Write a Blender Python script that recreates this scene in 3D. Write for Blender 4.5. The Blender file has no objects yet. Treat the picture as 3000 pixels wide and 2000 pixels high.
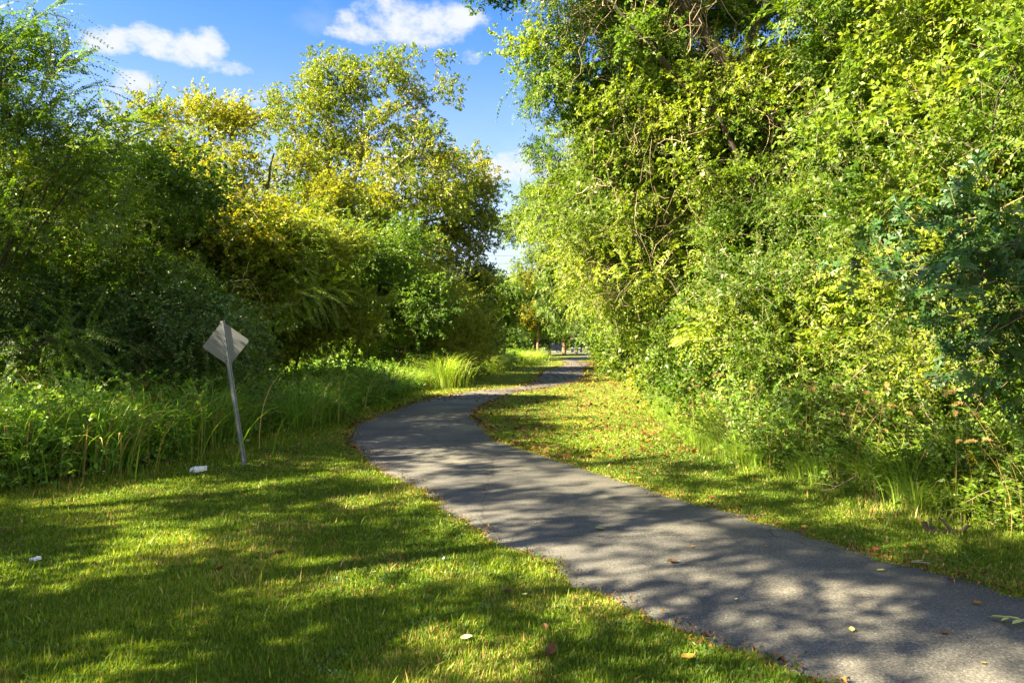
import bpy, math, random
import numpy as np
from math import radians, sin, cos, pi
rng = np.random.default_rng(7)
random.seed(7)
sc = bpy.context.scene
C = sc.collection

# ---------------------------------------------------------------- camera
CAMH, FPX, VH = 1.65, 2000.0, 1006.0          # eye height, focal length and horizon row in photo pixels (3000x2000)
cd = bpy.data.cameras.new("camera"); cam = bpy.data.objects.new("camera", cd); C.objects.link(cam)
cd.sensor_width = 36; cd.lens = 24.0
cd.clip_start = 0.05; cd.clip_end = 3000
cam.location = (0, 0, CAMH); cam.rotation_euler = (radians(90), 0, 0)
cd.shift_y = (VH - 1000) / 3000.0
sc.camera = cam
def P(u, v, Y): return np.array([(u - 1500) / FPX * Y, Y, CAMH - (v - VH) / FPX * Y])
def G(u, v):
    Y = CAMH * FPX / (v - VH); return np.array([(u - 1500) / FPX * Y, Y])

# ---------------------------------------------------------------- sun and sky
SUN_EL, SUN_D = 36.0, np.array([-1.0, -0.50])     # direction towards the sun in plan
az = math.atan2(SUN_D[0], SUN_D[1])               # clockwise from +Y
sd = bpy.data.lights.new("sun", 'SUN'); so = bpy.data.objects.new("sun", sd); C.objects.link(so)
sd.energy = 5.0; sd.angle = radians(0.45); sd.color = (1.0, 0.86, 0.56)
h = SUN_D / np.linalg.norm(SUN_D)
import mathutils
todir = mathutils.Vector((h[0] * cos(radians(SUN_EL)), h[1] * cos(radians(SUN_EL)), sin(radians(SUN_EL))))
so.rotation_euler = todir.to_track_quat('Z', 'Y').to_euler()
so.location = (-20, -5, 20)

w = bpy.data.worlds.new("World"); sc.world = w; w.use_nodes = True
nt = w.node_tree; nt.nodes.clear(); N = nt.nodes; Lk = nt.links
def node(t, **k):
    n = N.new(t)
    for a, b in k.items(): setattr(n, a, b)
    return n
def mth(op, a, b=None, c=None, clamp=False):
    n = node('ShaderNodeMath', operation=op); n.use_clamp = clamp
    for i, x in enumerate((a, b, c)):
        if x is None: continue
        if isinstance(x, (int, float)): n.inputs[i].default_value = x
        else: Lk.new(x, n.inputs[i])
    return n.outputs[0]
sky = node('ShaderNodeTexSky', sky_type='NISHITA'); sky.sun_disc = False
sky.sun_elevation = radians(SUN_EL); sky.sun_rotation = az
sky.air_density = 1.0; sky.dust_density = 0.6; sky.ozone_density = 2.5
hs = node('ShaderNodeHueSaturation'); hs.inputs['Saturation'].default_value = 1.32; hs.inputs['Value'].default_value = 0.66
hs.inputs['Hue'].default_value = 0.513
Lk.new(sky.outputs[0], hs.inputs['Color'])
tc = node('ShaderNodeTexCoord'); sp = node('ShaderNodeSeparateXYZ'); Lk.new(tc.outputs['Generated'], sp.inputs[0])
AZ = mth('MULTIPLY', mth('ARCTAN2', sp.outputs[0], sp.outputs[1]), 57.2958)
EL = mth('MULTIPLY', mth('ARCSINE', sp.outputs[2]), 57.2958)
cv = node('ShaderNodeCombineXYZ'); Lk.new(AZ, cv.inputs[0]); Lk.new(mth('MULTIPLY', EL, 1.5), cv.inputs[1])
n1 = node('ShaderNodeTexNoise'); n1.inputs['Scale'].default_value = 0.32; n1.inputs['Detail'].default_value = 7; n1.inputs['Roughness'].default_value = 0.66
Lk.new(cv.outputs[0], n1.inputs['Vector'])
n2 = node('ShaderNodeTexNoise'); n2.inputs['Scale'].default_value = 0.10; n2.inputs['Detail'].default_value = 5
Lk.new(cv.outputs[0], n2.inputs['Vector'])
def angs(u, v):
    x, z = (u - 1500) / FPX, (VH - v) / FPX
    return math.degrees(math.atan2(x, 1)), math.degrees(math.atan2(z, math.hypot(x, 1)))
clouds = [  # centre u, v and half sizes in photo pixels of the cumulus puffs, used only to find their bearings
 (275,118,70,42,1),(340,118,85,52,1),(440,128,110,62,1),(560,150,85,62,1),(620,125,55,60,1),(600,190,60,40,.6),(690,208,58,34,.8),
 (400,240,85,48,1),(345,275,50,40,.5),(1040,95,90,38,.9),(1180,55,140,80,1),(1260,70,120,75,1),(1350,55,90,50,1),(1010,60,40,30,.6),
 (1385,165,40,24,.4),(1500,490,110,58,1),(1400,510,100,50,.9),(1290,500,80,45,.8),(1580,480,90,60,1),(1150,480,120,45,.7),
 (850,340,45,60,.45),(760,300,40,60,.35),(880,560,130,50,.5),(1480,-60,110,60,.7),(-200,150,200,90,1),(3400,200,300,120,1),(1900,-420,400,150,1),(600,-500,300,120,1)]
field = None
for (u, v, a, b, k) in clouds:
    A0, E0 = angs(u, v); A1, _ = angs(u + a, v); _, E1 = angs(u, v - b)
    dx = mth('DIVIDE', mth('SUBTRACT', AZ, A0), A1 - A0); dy = mth('DIVIDE', mth('SUBTRACT', EL, E0), E1 - E0)
    f = mth('MULTIPLY', mth('SUBTRACT', 1.0, mth('ADD', mth('MULTIPLY', dx, dx), mth('MULTIPLY', dy, dy))), float(k))
    field = f if field is None else mth('SMOOTH_MAX', field, f, 0.35)
edge = mth('ADD', mth('MAXIMUM', field, -1.2), mth('MULTIPLY', mth('SUBTRACT', n1.outputs[0], 0.5), 3.6))
cm = node('ShaderNodeMapRange', interpolation_type='SMOOTHSTEP'); Lk.new(edge, cm.inputs[0])
cm.inputs[1].default_value = -0.15; cm.inputs[2].default_value = 1.15; cm.inputs[4].default_value = 0.95
wisp = node('ShaderNodeMapRange', interpolation_type='SMOOTHSTEP'); Lk.new(n2.outputs[0], wisp.inputs[0])
wisp.inputs[1].default_value = 0.55; wisp.inputs[2].default_value = 0.85; wisp.inputs[4].default_value = 0.35
low = node('ShaderNodeMapRange', interpolation_type='SMOOTHSTEP'); Lk.new(EL, low.inputs[0])
low.inputs[1].default_value = 27; low.inputs[2].default_value = 1; low.inputs[4].default_value = 0.8
back = node('ShaderNodeMapRange', interpolation_type='SMOOTHSTEP'); Lk.new(sp.outputs[1], back.inputs[0])   # unseen solid cloud cover added behind the camera to raise ambient light
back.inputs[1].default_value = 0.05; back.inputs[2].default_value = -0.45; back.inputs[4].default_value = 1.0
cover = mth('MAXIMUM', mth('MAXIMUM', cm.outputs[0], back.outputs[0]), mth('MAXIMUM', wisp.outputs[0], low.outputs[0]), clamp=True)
ccol = node('ShaderNodeMixRGB'); Lk.new(n1.outputs[0], ccol.inputs[0])
ccol.inputs[1].default_value = (1.5, 1.66, 1.95, 1); ccol.inputs[2].default_value = (2.05, 2.03, 2.07, 1)
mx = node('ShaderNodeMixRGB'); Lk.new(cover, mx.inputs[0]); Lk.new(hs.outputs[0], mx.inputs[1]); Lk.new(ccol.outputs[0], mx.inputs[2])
bg = node('ShaderNodeBackground'); bg.inputs['Strength'].default_value = 0.088
Lk.new(mx.outputs[0], bg.inputs['Color'])
wo = node('ShaderNodeOutputWorld'); Lk.new(bg.outputs[0], wo.inputs['Surface'])

sc.view_settings.view_transform = 'Standard'; sc.view_settings.look = 'None'
sc.view_settings.gamma = 1; sc.view_settings.use_curve_mapping = False
sc.view_settings.exposure = 2.6
cy = sc.cycles
cy.max_bounces = 7; cy.diffuse_bounces = 4; cy.glossy_bounces = 2; cy.transmission_bounces = 4; cy.transparent_max_bounces = 4
cy.use_adaptive_sampling = True; cy.adaptive_threshold = 0.01
cy.sample_clamp_indirect = 6
cy.caustics_reflective = False; cy.caustics_refractive = False

# ---------------------------------------------------------------- object helpers
def tag(o, label=None, cat=None, group=None, kind=None):
    if label: o['label'] = label
    if cat: o['category'] = cat
    if group: o['group'] = group
    if kind: o['kind'] = kind
    return o
def empty(name, loc, label, cat, group=None, rz=0):
    o = bpy.data.objects.new(name, None); o.empty_display_size = 0.2; C.objects.link(o)
    o.location = loc; o.rotation_euler = (0, 0, rz); return tag(o, label, cat, group)
def link(name, me, parent=None):
    o = bpy.data.objects.new(name, me); C.objects.link(o)
    if parent: o.parent = parent
    return o
def copy_tree(o, parent=None):
    c = o.copy(); C.objects.link(c)
    if parent: c.parent = parent
    for ch in list(o.children): copy_tree(ch, c)
    return c
def quadmesh(name, V, Q, mats, midx=None, tint=None, smooth=False):
    V = np.ascontiguousarray(V, dtype=np.float32).reshape(-1, 3); Q = np.ascontiguousarray(Q, dtype=np.int32)
    k = Q.shape[1]; n = len(Q)
    me = bpy.data.meshes.new(name)
    me.vertices.add(len(V)); me.vertices.foreach_set('co', V.ravel())
    me.loops.add(n * k); me.loops.foreach_set('vertex_index', Q.ravel())
    me.polygons.add(n); me.polygons.foreach_set('loop_start', np.arange(0, n * k, k, dtype=np.int32))
    for m in (mats if isinstance(mats, (list, tuple)) else [mats]): me.materials.append(m)
    if midx is not None: me.polygons.foreach_set('material_index', np.ascontiguousarray(midx, dtype=np.int32))
    if smooth: me.polygons.foreach_set('use_smooth', np.ones(n, dtype=bool))
    if tint is not None:
        at = me.attributes.new('tint', 'FLOAT', 'FACE'); at.data.foreach_set('value', np.ascontiguousarray(tint, dtype=np.float32))
    me.update(calc_edges=True)
    return me
def nrm(a): return a / np.maximum(np.linalg.norm(a, axis=-1, keepdims=True), 1e-9)

# ---------------------------------------------------------------- materials
def mat(name):
    m = bpy.data.materials.new(name); m.use_nodes = True; m.node_tree.nodes.clear(); return m, m.node_tree.nodes, m.node_tree.links
def ramp(nodes, cols):
    r = nodes.new('ShaderNodeValToRGB'); e = r.color_ramp.elements
    while len(e) < len(cols): e.new(0.5)
    for i, c in enumerate(cols):
        if len(c) == 4: e[i].position = c[3]
        else: e[i].position = i / (len(cols) - 1)
        e[i].color = (c[0], c[1], c[2], 1)
    return r
LEAFGAIN = 1.45
def leaf_mat(name, cols, trans=0.42, tcol=(1.35, 1.3, 0.4), rough=0.42, spec=0.45, warm=1.14):
    m, n, l = mat(name)
    at = n.new('ShaderNodeAttribute'); at.attribute_name = 'tint'
    r = ramp(n, [(min(c[0] * LEAFGAIN * warm, .8), min(c[1] * LEAFGAIN * 1.02, .8), c[2] * LEAFGAIN * .85) for c in cols]); l.new(at.outputs['Fac'], r.inputs[0])
    p = n.new('ShaderNodeBsdfPrincipled'); p.inputs['Roughness'].default_value = rough; p.inputs['Specular IOR Level'].default_value = spec
    l.new(r.outputs[0], p.inputs['Base Color'])
    mu = n.new('ShaderNodeMixRGB'); mu.blend_type = 'MULTIPLY'; mu.inputs[0].default_value = 1; mu.inputs[2].default_value = (*[min(x * 1.0, 2) for x in tcol], 1)
    l.new(r.outputs[0], mu.inputs[1])
    t = n.new('ShaderNodeBsdfTranslucent'); l.new(mu.outputs[0], t.inputs[0])
    mx = n.new('ShaderNodeMixShader'); mx.inputs[0].default_value = trans
    l.new(p.outputs[0], mx.inputs[1]); l.new(t.outputs[0], mx.inputs[2])
    o = n.new('ShaderNodeOutputMaterial'); l.new(mx.outputs[0], o.inputs[0]); return m
def noise_mat(name, cols, scale=6, rough=0.85, bump=0.3, stretch=(1, 1, 1), detail=6, metal=0, bdist=0.02):
    m, n, l = mat(name)
    tcn = n.new('ShaderNodeTexCoord'); mp = n.new('ShaderNodeMapping'); mp.inputs['Scale'].default_value = stretch
    l.new(tcn.outputs['Object'], mp.inputs[0])
    no = n.new('ShaderNodeTexNoise'); no.inputs['Scale'].default_value = scale; no.inputs['Detail'].default_value = detail; no.inputs['Roughness'].default_value = 0.65
    l.new(mp.outputs[0], no.inputs['Vector'])
    r = ramp(n, cols); l.new(no.outputs[0], r.inputs[0])
    p = n.new('ShaderNodeBsdfPrincipled'); p.inputs['Roughness'].default_value = rough; p.inputs['Metallic'].default_value = metal
    l.new(r.outputs[0], p.inputs['Base Color'])
    b = n.new('ShaderNodeBump'); b.inputs['Strength'].default_value = bump; b.inputs['Distance'].default_value = bdist
    l.new(no.outputs[0], b.inputs['Height']); l.new(b.outputs[0], p.inputs['Normal'])
    o = n.new('ShaderNodeOutputMaterial'); l.new(p.outputs[0], o.inputs[0]); return m

M = {}
M['lit_green'] = leaf_mat('leaf_lit_green', [(.035,.085,.012),(.068,.14,.016),(.115,.19,.02),(.18,.25,.03)])
M['yellow_green'] = leaf_mat('leaf_yellow_green', [(.07,.12,.012),(.13,.18,.016),(.21,.24,.02),(.32,.30,.03)], trans=.42)
M['gold'] = leaf_mat('leaf_gold', [(.07,.11,.010),(.14,.17,.014),(.22,.22,.016),(.24,.25,.02)], trans=.42, warm=1.0)
M['olive'] = leaf_mat('leaf_olive', [(.065,.11,.015),(.11,.165,.018),(.17,.215,.02),(.23,.24,.025)], warm=1.02)
M['dark_green'] = leaf_mat('leaf_dark_green', [(.02,.06,.018),(.032,.09,.024),(.05,.12,.028),(.09,.17,.03)], trans=.30, spec=.5)
M['blue_green'] = leaf_mat('leaf_blue_green', [(.02,.06,.022),(.032,.085,.028),(.05,.115,.03),(.08,.15,.03)], trans=.25, rough=.45, spec=.4)
M['mid_green'] = leaf_mat('leaf_mid_green', [(.036,.09,.014),(.065,.14,.018),(.105,.19,.022),(.17,.25,.03)], trans=.48)
M['weed'] = leaf_mat('leaf_weed', [(.055,.15,.03),(.10,.22,.04),(.16,.29,.05),(.25,.37,.07)], trans=.40, rough=.38)
M['turf'] = leaf_mat('turf_blade', [(.055,.10,.012),(.10,.165,.016),(.17,.23,.022),(.30,.29,.06)], trans=.45, rough=.5, warm=1.0)
M['straw'] = leaf_mat('dry_straw', [(.16,.11,.05),(.26,.19,.09),(.36,.27,.13),(.45,.36,.2)], trans=.3, tcol=(1,1,.8), rough=.7, spec=.2)
M['dead_leaf'] = leaf_mat('dead_leaf', [(.04,.022,.013),(.075,.040,.020),(.12,.065,.028),(.20,.12,.05)], trans=.25, tcol=(1.1,.9,.6), rough=.6, spec=.3)
M['fall_leaf'] = leaf_mat('fallen_leaf', [(.07,.035,.018),(.13,.065,.022),(.22,.12,.03),(.36,.25,.05)], trans=.2, tcol=(1.1,.9,.6), rough=.6, spec=.3)
M['goldenrod'] = leaf_mat('goldenrod_flower', [(.45,.36,.01),(.6,.48,.015),(.7,.58,.02),(.75,.65,.05)], trans=.3, rough=.7)
M['bark'] = noise_mat('bark_grey_brown', [(.02,.015,.012),(.055,.042,.033),(.115,.095,.078)], scale=9, stretch=(1,1,.25), bump=.6)
M['bark_pale'] = noise_mat('bark_pale', [(.13,.105,.08),(.27,.235,.19),(.42,.39,.34)], scale=7, stretch=(1,1,.3), bump=.5)
M['bark_warm'] = noise_mat('bark_warm', [(.14,.08,.045),(.26,.16,.09),(.36,.25,.16)], scale=7, stretch=(1,1,.25), bump=.5)
M['twig'] = noise_mat('twig_brown', [(.10,.07,.045),(.19,.14,.09),(.27,.21,.14)], scale=14, bump=.2)
M['vine'] = noise_mat('dry_vine', [(.20,.14,.10),(.36,.27,.19),(.50,.40,.30)], scale=10, bump=.2)

# ---------------------------------------------------------------- leaf sprays
def spray(L=.32, n=16, ll=.045, lw=.022, mode='opp', droop=.35, ang=58, jit=.35, six=False, stem=.0022, pair_up=.15, lift=0.0):
    V, Q, MI, LI = [], [], [], []
    ss = np.linspace(0, 1, 5)
    wob = rng.normal(0, .03)
    def pt(s): return np.array([L * s, wob * L * 4 * s * s, -droop * L * s * s + lift * L * s])
    pts = [pt(s) for s in ss]
    for a, b in zip(pts[:-1], pts[1:]):
        i = len(V); wv = np.array([0, stem, 0]); V += [a - wv, a + wv, b + wv * .7, b - wv * .7]; Q.append([i, i+1, i+2, i+3]); MI.append(1); LI.append(-1)
    for k in range(n):
        if mode == 'tuft': s = 1 - abs(rng.normal(0, .28)); s = max(s, .05)
        elif mode == 'opp': s = .08 + .92 * (k // 2) / max(1, n / 2 - 1)
        else: s = .06 + .94 * k / max(1, n - 1)
        s = min(s, 1)
        p = pt(s); t = nrm(pt(min(s + .02, 1.02)) - pt(s - .02))
        sg = 1 if k % 2 else -1
        if mode == 'tuft':
            d = nrm(t * .6 + rng.normal(0, .65, 3) + np.array([0, 0, .1]))
        else:
            A = radians(ang) * (1 if s < .96 else .3)
            d = nrm(t * cos(A) + np.array([0, sg, 0]) * sin(A) + np.array([0, 0, pair_up]) + rng.normal(0, jit * .45, 3))
        up = nrm(np.array([0, 0, 1.0]) + rng.normal(0, jit, 3))
        sv = nrm(np.cross(up, d)); nv = np.cross(d, sv)
        l = ll * rng.uniform(.7, 1.15) * (1 - .25 * s * (mode != 'tuft')); wd = lw * rng.uniform(.8, 1.15) * l / ll
        i = len(V); curl = -nv * l * rng.uniform(.02, .25); fold = nv * wd * rng.uniform(.1, .5)
        if six:
            a = p + d * l * .28; b = p + d * l * .66 + curl * .35
            V += [p, a + sv * wd * .85 + fold, b + sv * wd * .8 + fold * .8, p + d * l + curl, b - sv * wd * .8 + fold * .8, a - sv * wd * .85 + fold]
            Q += [[i, i+1, i+2, i+3], [i, i+3, i+4, i+5]]; MI += [0, 0]; LI += [k, k]
        else:
            m = p + d * l * .45
            V += [p, m + sv * wd + fold, p + d * l + curl, m - sv * wd + fold]; Q.append([i, i+1, i+2, i+3]); MI.append(0); LI.append(k)
    return np.array(V), np.array(Q), np.array(MI), np.array(LI)
def lobed_leaf_spray(L=.35, n=9, ll=.13):
    """oak-like twig: leaves with two pairs of side lobes, clustered at the tip"""
    V, Q, MI, LI = [], [], [], []
    V += [np.array([0, -.003, 0]), np.array([0, .003, 0]), np.array([L, .002, -.08 * L]), np.array([L, -.002, -.08 * L])]; Q.append([0, 1, 2, 3]); MI.append(1); LI.append(-1)
    for k in range(n):
        s = rng.uniform(.45, 1); p = np.array([L * s, 0, -.08 * L * s * s]); d = nrm(np.array([.6, rng.normal(0, .8), rng.normal(-.15, .35)]))
        up = nrm(np.array([0, 0, 1.0]) + rng.normal(0, .35, 3)); sv = nrm(np.cross(up, d)); nv = np.cross(d, sv)
        l = ll * rng.uniform(.7, 1.1)
        def q(a, b, c=0): return p + d * l * a + sv * l * b + nv * l * (-.22 * a * a + abs(b) * .25)
        for sg in (1, -1):
            for poly in ([(.02,0),(.25,.07),(.5,.05),(.55,0)], [(.25,.05),(.40,.27),(.5,.24),(.46,.04)], [(.5,0),(.52,.05),(.8,.045),(1.0,0)], [(.55,.04),(.74,.30),(.83,.24),(.74,.04)]):
                i = len(V); V += [q(a, b * sg) for a, b in poly]; Q.append([i, i+1, i+2, i+3]); MI.append(0); LI.append(k)
    return np.array(V), np.array(Q), np.array(MI), np.array(LI)
T = {}
T['small'] = [spray(.30, 16, .056, .0155, 'opp', d, six=False, jit=.5) for d in (.1, .3, .5, .7)]
T['arch'] = [spray(.60, 34, .056, .0175, 'opp', d, ang=62, jit=.25) for d in (.25, .5, .8)]
T['broad'] = [spray(.28, 12, .074, .021, m, .3, jit=.6) for m in ('opp', 'alt', 'tuft', 'tuft')]
T['tuft'] = [spray(.30, 14, .088, .021, 'tuft', .3, jit=.7) for _ in range(5)]
T['fine'] = [spray(.25, 20, .040, .012, m, .3, jit=.6) for m in ('alt', 'tuft', 'tuft')]
T['pinnate'] = [spray(.38, 15, .105, .023, 'opp', d, ang=52, jit=.25, six=True, pair_up=-.05) for d in (.25, .45, .7)]
T['big'] = [spray(.35, 9, .12, .036, 'alt', d, six=True, jit=.4) for d in (.1, .3, .5)]
T['oak'] = [lobed_leaf_spray() for _ in range(5)]

def place(tmpls, pos, dirs, scale, tint_base, tvar=.35, roll=.75, facing=None):
    """transforms sprays to positions; returns V, Q, midx, tint"""
    n = len(pos); X = nrm(dirs); up = np.zeros((n, 3)); up[:, 2] = 1
    if facing is not None: up = facing + up * .55
    up += rng.normal(0, roll * .6, (n, 3))
    Y = nrm(np.cross(up, X)); Z = np.cross(X, Y)
    R = np.stack([X, Y, Z], axis=2) * scale[:, None, None]
    which = rng.integers(0, len(tmpls), n)
    Vs, Qs, Ms, Ts = [], [], [], []; off = 0
    for k, (tv, tq, tm, tl) in enumerate(tmpls):
        s = np.where(which == k)[0]
        if len(s) == 0: continue
        v = np.einsum('nij,vj->nvi', R[s], tv) + pos[s][:, None, :]
        q = tq[None] + (np.arange(len(s)) * len(tv))[:, None, None] + off
        nl = tl.max() + 1
        lt = rng.normal(0, tvar * .5, (len(s), nl + 1))
        t = np.clip(tint_base[s][:, None] + lt[:, tl], 0, 1)
        Vs.append(v.reshape(-1, 3)); Qs.append(q.reshape(-1, 4)); Ms.append(np.tile(tm, len(s))); Ts.append(t.ravel()); off += len(s) * len(tv)
    return np.concatenate(Vs), np.concatenate(Qs), np.concatenate(Ms), np.concatenate(Ts)

def shell_points(lobes, n, shell, face, zmin, inner):
    lobes = np.array(lobes, float); c, r = lobes[:, :3], lobes[:, 3:6]
    area = (r[:, 0] * r[:, 1] + r[:, 0] * r[:, 2] + r[:, 1] * r[:, 2]); pr = area / area.sum()
    out, od = [], []
    while len(out) < n:
        m = n * 3
        li = rng.choice(len(lobes), m, p=pr); d = nrm(rng.normal(0, 1, (m, 3)))
        rho = 1 - np.abs(rng.normal(0, shell, m)); ins = rng.random(m) < inner; rho[ins] = rng.uniform(.2, .9, ins.sum())
        rho *= 1 + rng.normal(0, .12, m)
        p = c[li] + d * r[li] * rho[:, None]
        dd = np.linalg.norm((p[:, None, :] - c[None]) / r[None], axis=2); dd[np.arange(m), li] = 9
        ok = (dd.min(axis=1) > .80) | (rng.random(m) < .12)
        ok &= p[:, 2] > zmin
        if face is not None:
            fd = d @ nrm(np.array(face, float)); ok &= (fd > -.25) | (rng.random(m) < .12)
        for a, b in zip(p[ok], nrm(d[ok] / r[li[ok]])):
            out.append(a); od.append(b)
            if len(out) >= n: break
    return np.array(out), np.array(od)
def crown_points(lobes, n_clumps, shell=.16, face=None, zmin=.15, inner=.12, per=6, spread=None, ids=False):
    """boughs on the outside of the lobes, each bough a little dome of leaf clumps"""
    nb = max(3, n_clumps // per); bp, bd = shell_points(lobes, nb, shell, face, zmin + .1, inner)
    R_ = np.mean(np.array(lobes)[:, 3:6]); sprd = spread or (.16 + .16 * R_)
    k = np.repeat(np.arange(nb), per); n = len(k)
    off = rng.normal(0, 1, (n, 3)) * sprd * np.array([1, 1, .6]) * rng.uniform(.6, 1.35, nb)[k][:, None]
    p = bp[k] + off + bd[k] * rng.normal(0, .12, n)[:, None]; p[:, 2] = np.maximum(p[:, 2], zmin)
    d = nrm(bd[k] + .9 * off / (np.linalg.norm(off, axis=1, keepdims=True) + .3))
    return (p, d, k) if ids else (p, d)

def tubes(chains, sides=5):
    """chains: list of (pts (n,3), radii (n,)) -> V, Q"""
    V, Q = [], []; off = 0
    ang = np.arange(sides) * 2 * pi / sides; ca, sa = np.cos(ang), np.sin(ang)
    for pts, rad in chains:
        pts = np.asarray(pts, float); rad = np.asarray(rad, float); n = len(pts)
        t = np.gradient(pts, axis=0); t = nrm(t)
        ref = np.array([.31, .95, .1]) if abs(t[0][1]) < .8 else np.array([.95, .2, .1])
        a = nrm(np.cross(t, ref)); b = np.cross(t, a)
        ring = pts[:, None, :] + rad[:, None, None] * (ca[None, :, None] * a[:, None, :] + sa[None, :, None] * b[:, None, :])
        V.append(ring.reshape(-1, 3))
        i = np.arange(n - 1)[:, None] * sides; j = np.arange(sides)[None]; j2 = (j + 1) % sides
        Q.append(np.stack([i + j, i + j2, i + sides + j2, i + sides + j], axis=2).reshape(-1, 4) + off); off += n * sides
    return np.concatenate(V), np.concatenate(Q)
def smooth_chain(p, k=4, wob=0.0):
    p = np.asarray(p, float); n = len(p)
    if n < 3 and wob == 0: return p
    out = []
    for i in range(n - 1):
        p0, p1, p2, p3 = p[max(i-1, 0)], p[i], p[i+1], p[min(i+2, n-1)]
        for s in np.arange(k) / k:
            out.append(.5 * ((2*p1) + (-p0+p2)*s + (2*p0-5*p1+4*p2-p3)*s*s + (-p0+3*p1-3*p2+p3)*s**3))
    out.append(p[-1]); out = np.array(out)
    if wob: out[1:-1, :3] += rng.normal(0, wob, (len(out) - 2, 3))
    return out
def skeleton(stems, targets, tip=.006, wob=.06, gain=1.0):
    """stems: list of arrays (n,4) x,y,z,r. Limbs grow from the nearest node to every clump."""
    chains, nodes, par, cnt = [], [], [], []
    for s in stems:
        q = smooth_chain(s, 5)
        q[1:-1, :3] += rng.normal(0, .02 + .3 * wob, (len(q) - 2, 3)) * .5
        chains.append((q[:, :3], q[:, 3]))
        for x in q[max(1, int(len(q) * .25)):]: nodes.append(x[:3]); 
    base = np.array(nodes); order = np.argsort([np.min(np.linalg.norm(base - t, axis=1)) for t in targets])
    nodes = list(base); par = [-1] * len(nodes); cnt = [0] * len(nodes); paths = []
    for oi in order:
        t = targets[oi]; A = np.array(nodes); d = np.linalg.norm(A - t, axis=1) + .6 * np.maximum(0, A[:, 2] - t[2] + .1)
        j = int(np.argmin(d)); a = A[j]; L = np.linalg.norm(t - a)
        m = 4 if L > .8 else 3
        s = np.linspace(0, 1, m + 1)[1:, None]
        pts = a + (t - a) * s; pts[:, 2] += (np.sin(s[:, 0] * pi) * L * .10); pts[:-1] += rng.normal(0, wob * min(L, 2), (m - 1, 3))
        ids = []; pj = j
        for x in pts: nodes.append(x); par.append(pj); cnt.append(0); pj = len(nodes) - 1; ids.append(pj)
        paths.append((j, ids)); k = ids[-1]
        while k != -1: cnt[k] += 1; k = par[k]
    cnt = np.array(cnt); nodes = np.array(nodes)
    for j, ids in paths:
        rad = tip * gain * np.sqrt(cnt[ids] + .3); r0 = rad[0] * 1.05
        chains.append((np.vstack([nodes[j], nodes[ids]]), np.concatenate([[r0], rad])))
    return chains

LIGHTWARD = np.array([-.75, -.35, .55])     # leaves turn towards the open sunny side
def leaves_from(cl, co, spc, clump_r, tm, size, dirmix=(.8, .25, .6), pref=.5, pvar=.18, down=0.0, tvar=.35, kid=None):
    spc = max(4, int(spc * .82)); kid = np.zeros(len(cl), int) if kid is None else kid; nb = kid.max() + 1
    tms = [tm] if isinstance(tm, str) else list(tm); pick = rng.integers(0, len(tms), nb); bt = rng.normal(0, pvar, nb); dens = np.clip(rng.normal(1, .25, nb), .5, 1.5); out = []
    for ti, t in enumerate(tms):
        sel = np.where(pick[kid] == ti)[0]
        if len(sel) == 0: continue
        full = {'small': 1, 'broad': 1, 'arch': .5, 'pinnate': .40, 'big': .45, 'oak': .3, 'fine': 1, 'tuft': .8}; k_ = full[t] / full[tms[0]]
        ci = np.repeat(sel, np.maximum(2, (spc * k_ * dens[kid[sel]]).astype(int))); n = len(ci)
        off = rng.normal(0, 1, (n, 3)) * clump_r * np.array([1, 1, .75]); pos = cl[ci] + off * .6
        d = co[ci] * dirmix[0] + nrm(off) * .4 + rng.normal(0, dirmix[2], (n, 3)); d[:, 2] += dirmix[1] - down
        tb = np.clip(pref + bt[kid[ci]] + rng.normal(0, pvar * .4, len(cl))[ci], 0, 1) + rng.normal(0, .06, n)
        sz = size * {'pinnate': .9, 'big': .8}.get(t, 1) if ti else size
        out.append(place(T[t], pos, d, sz * rng.uniform(.75, 1.25, n), tb, tvar, facing=co[ci] * .8 + LIGHTWARD * .45))
    V = np.concatenate([o[0] for o in out]); offs = np.cumsum([0] + [len(o[0]) for o in out[:-1]])
    return V, np.concatenate([o[1] + f for o, f in zip(out, offs)]), np.concatenate([o[2] for o in out]), np.concatenate([o[3] for o in out])

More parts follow.
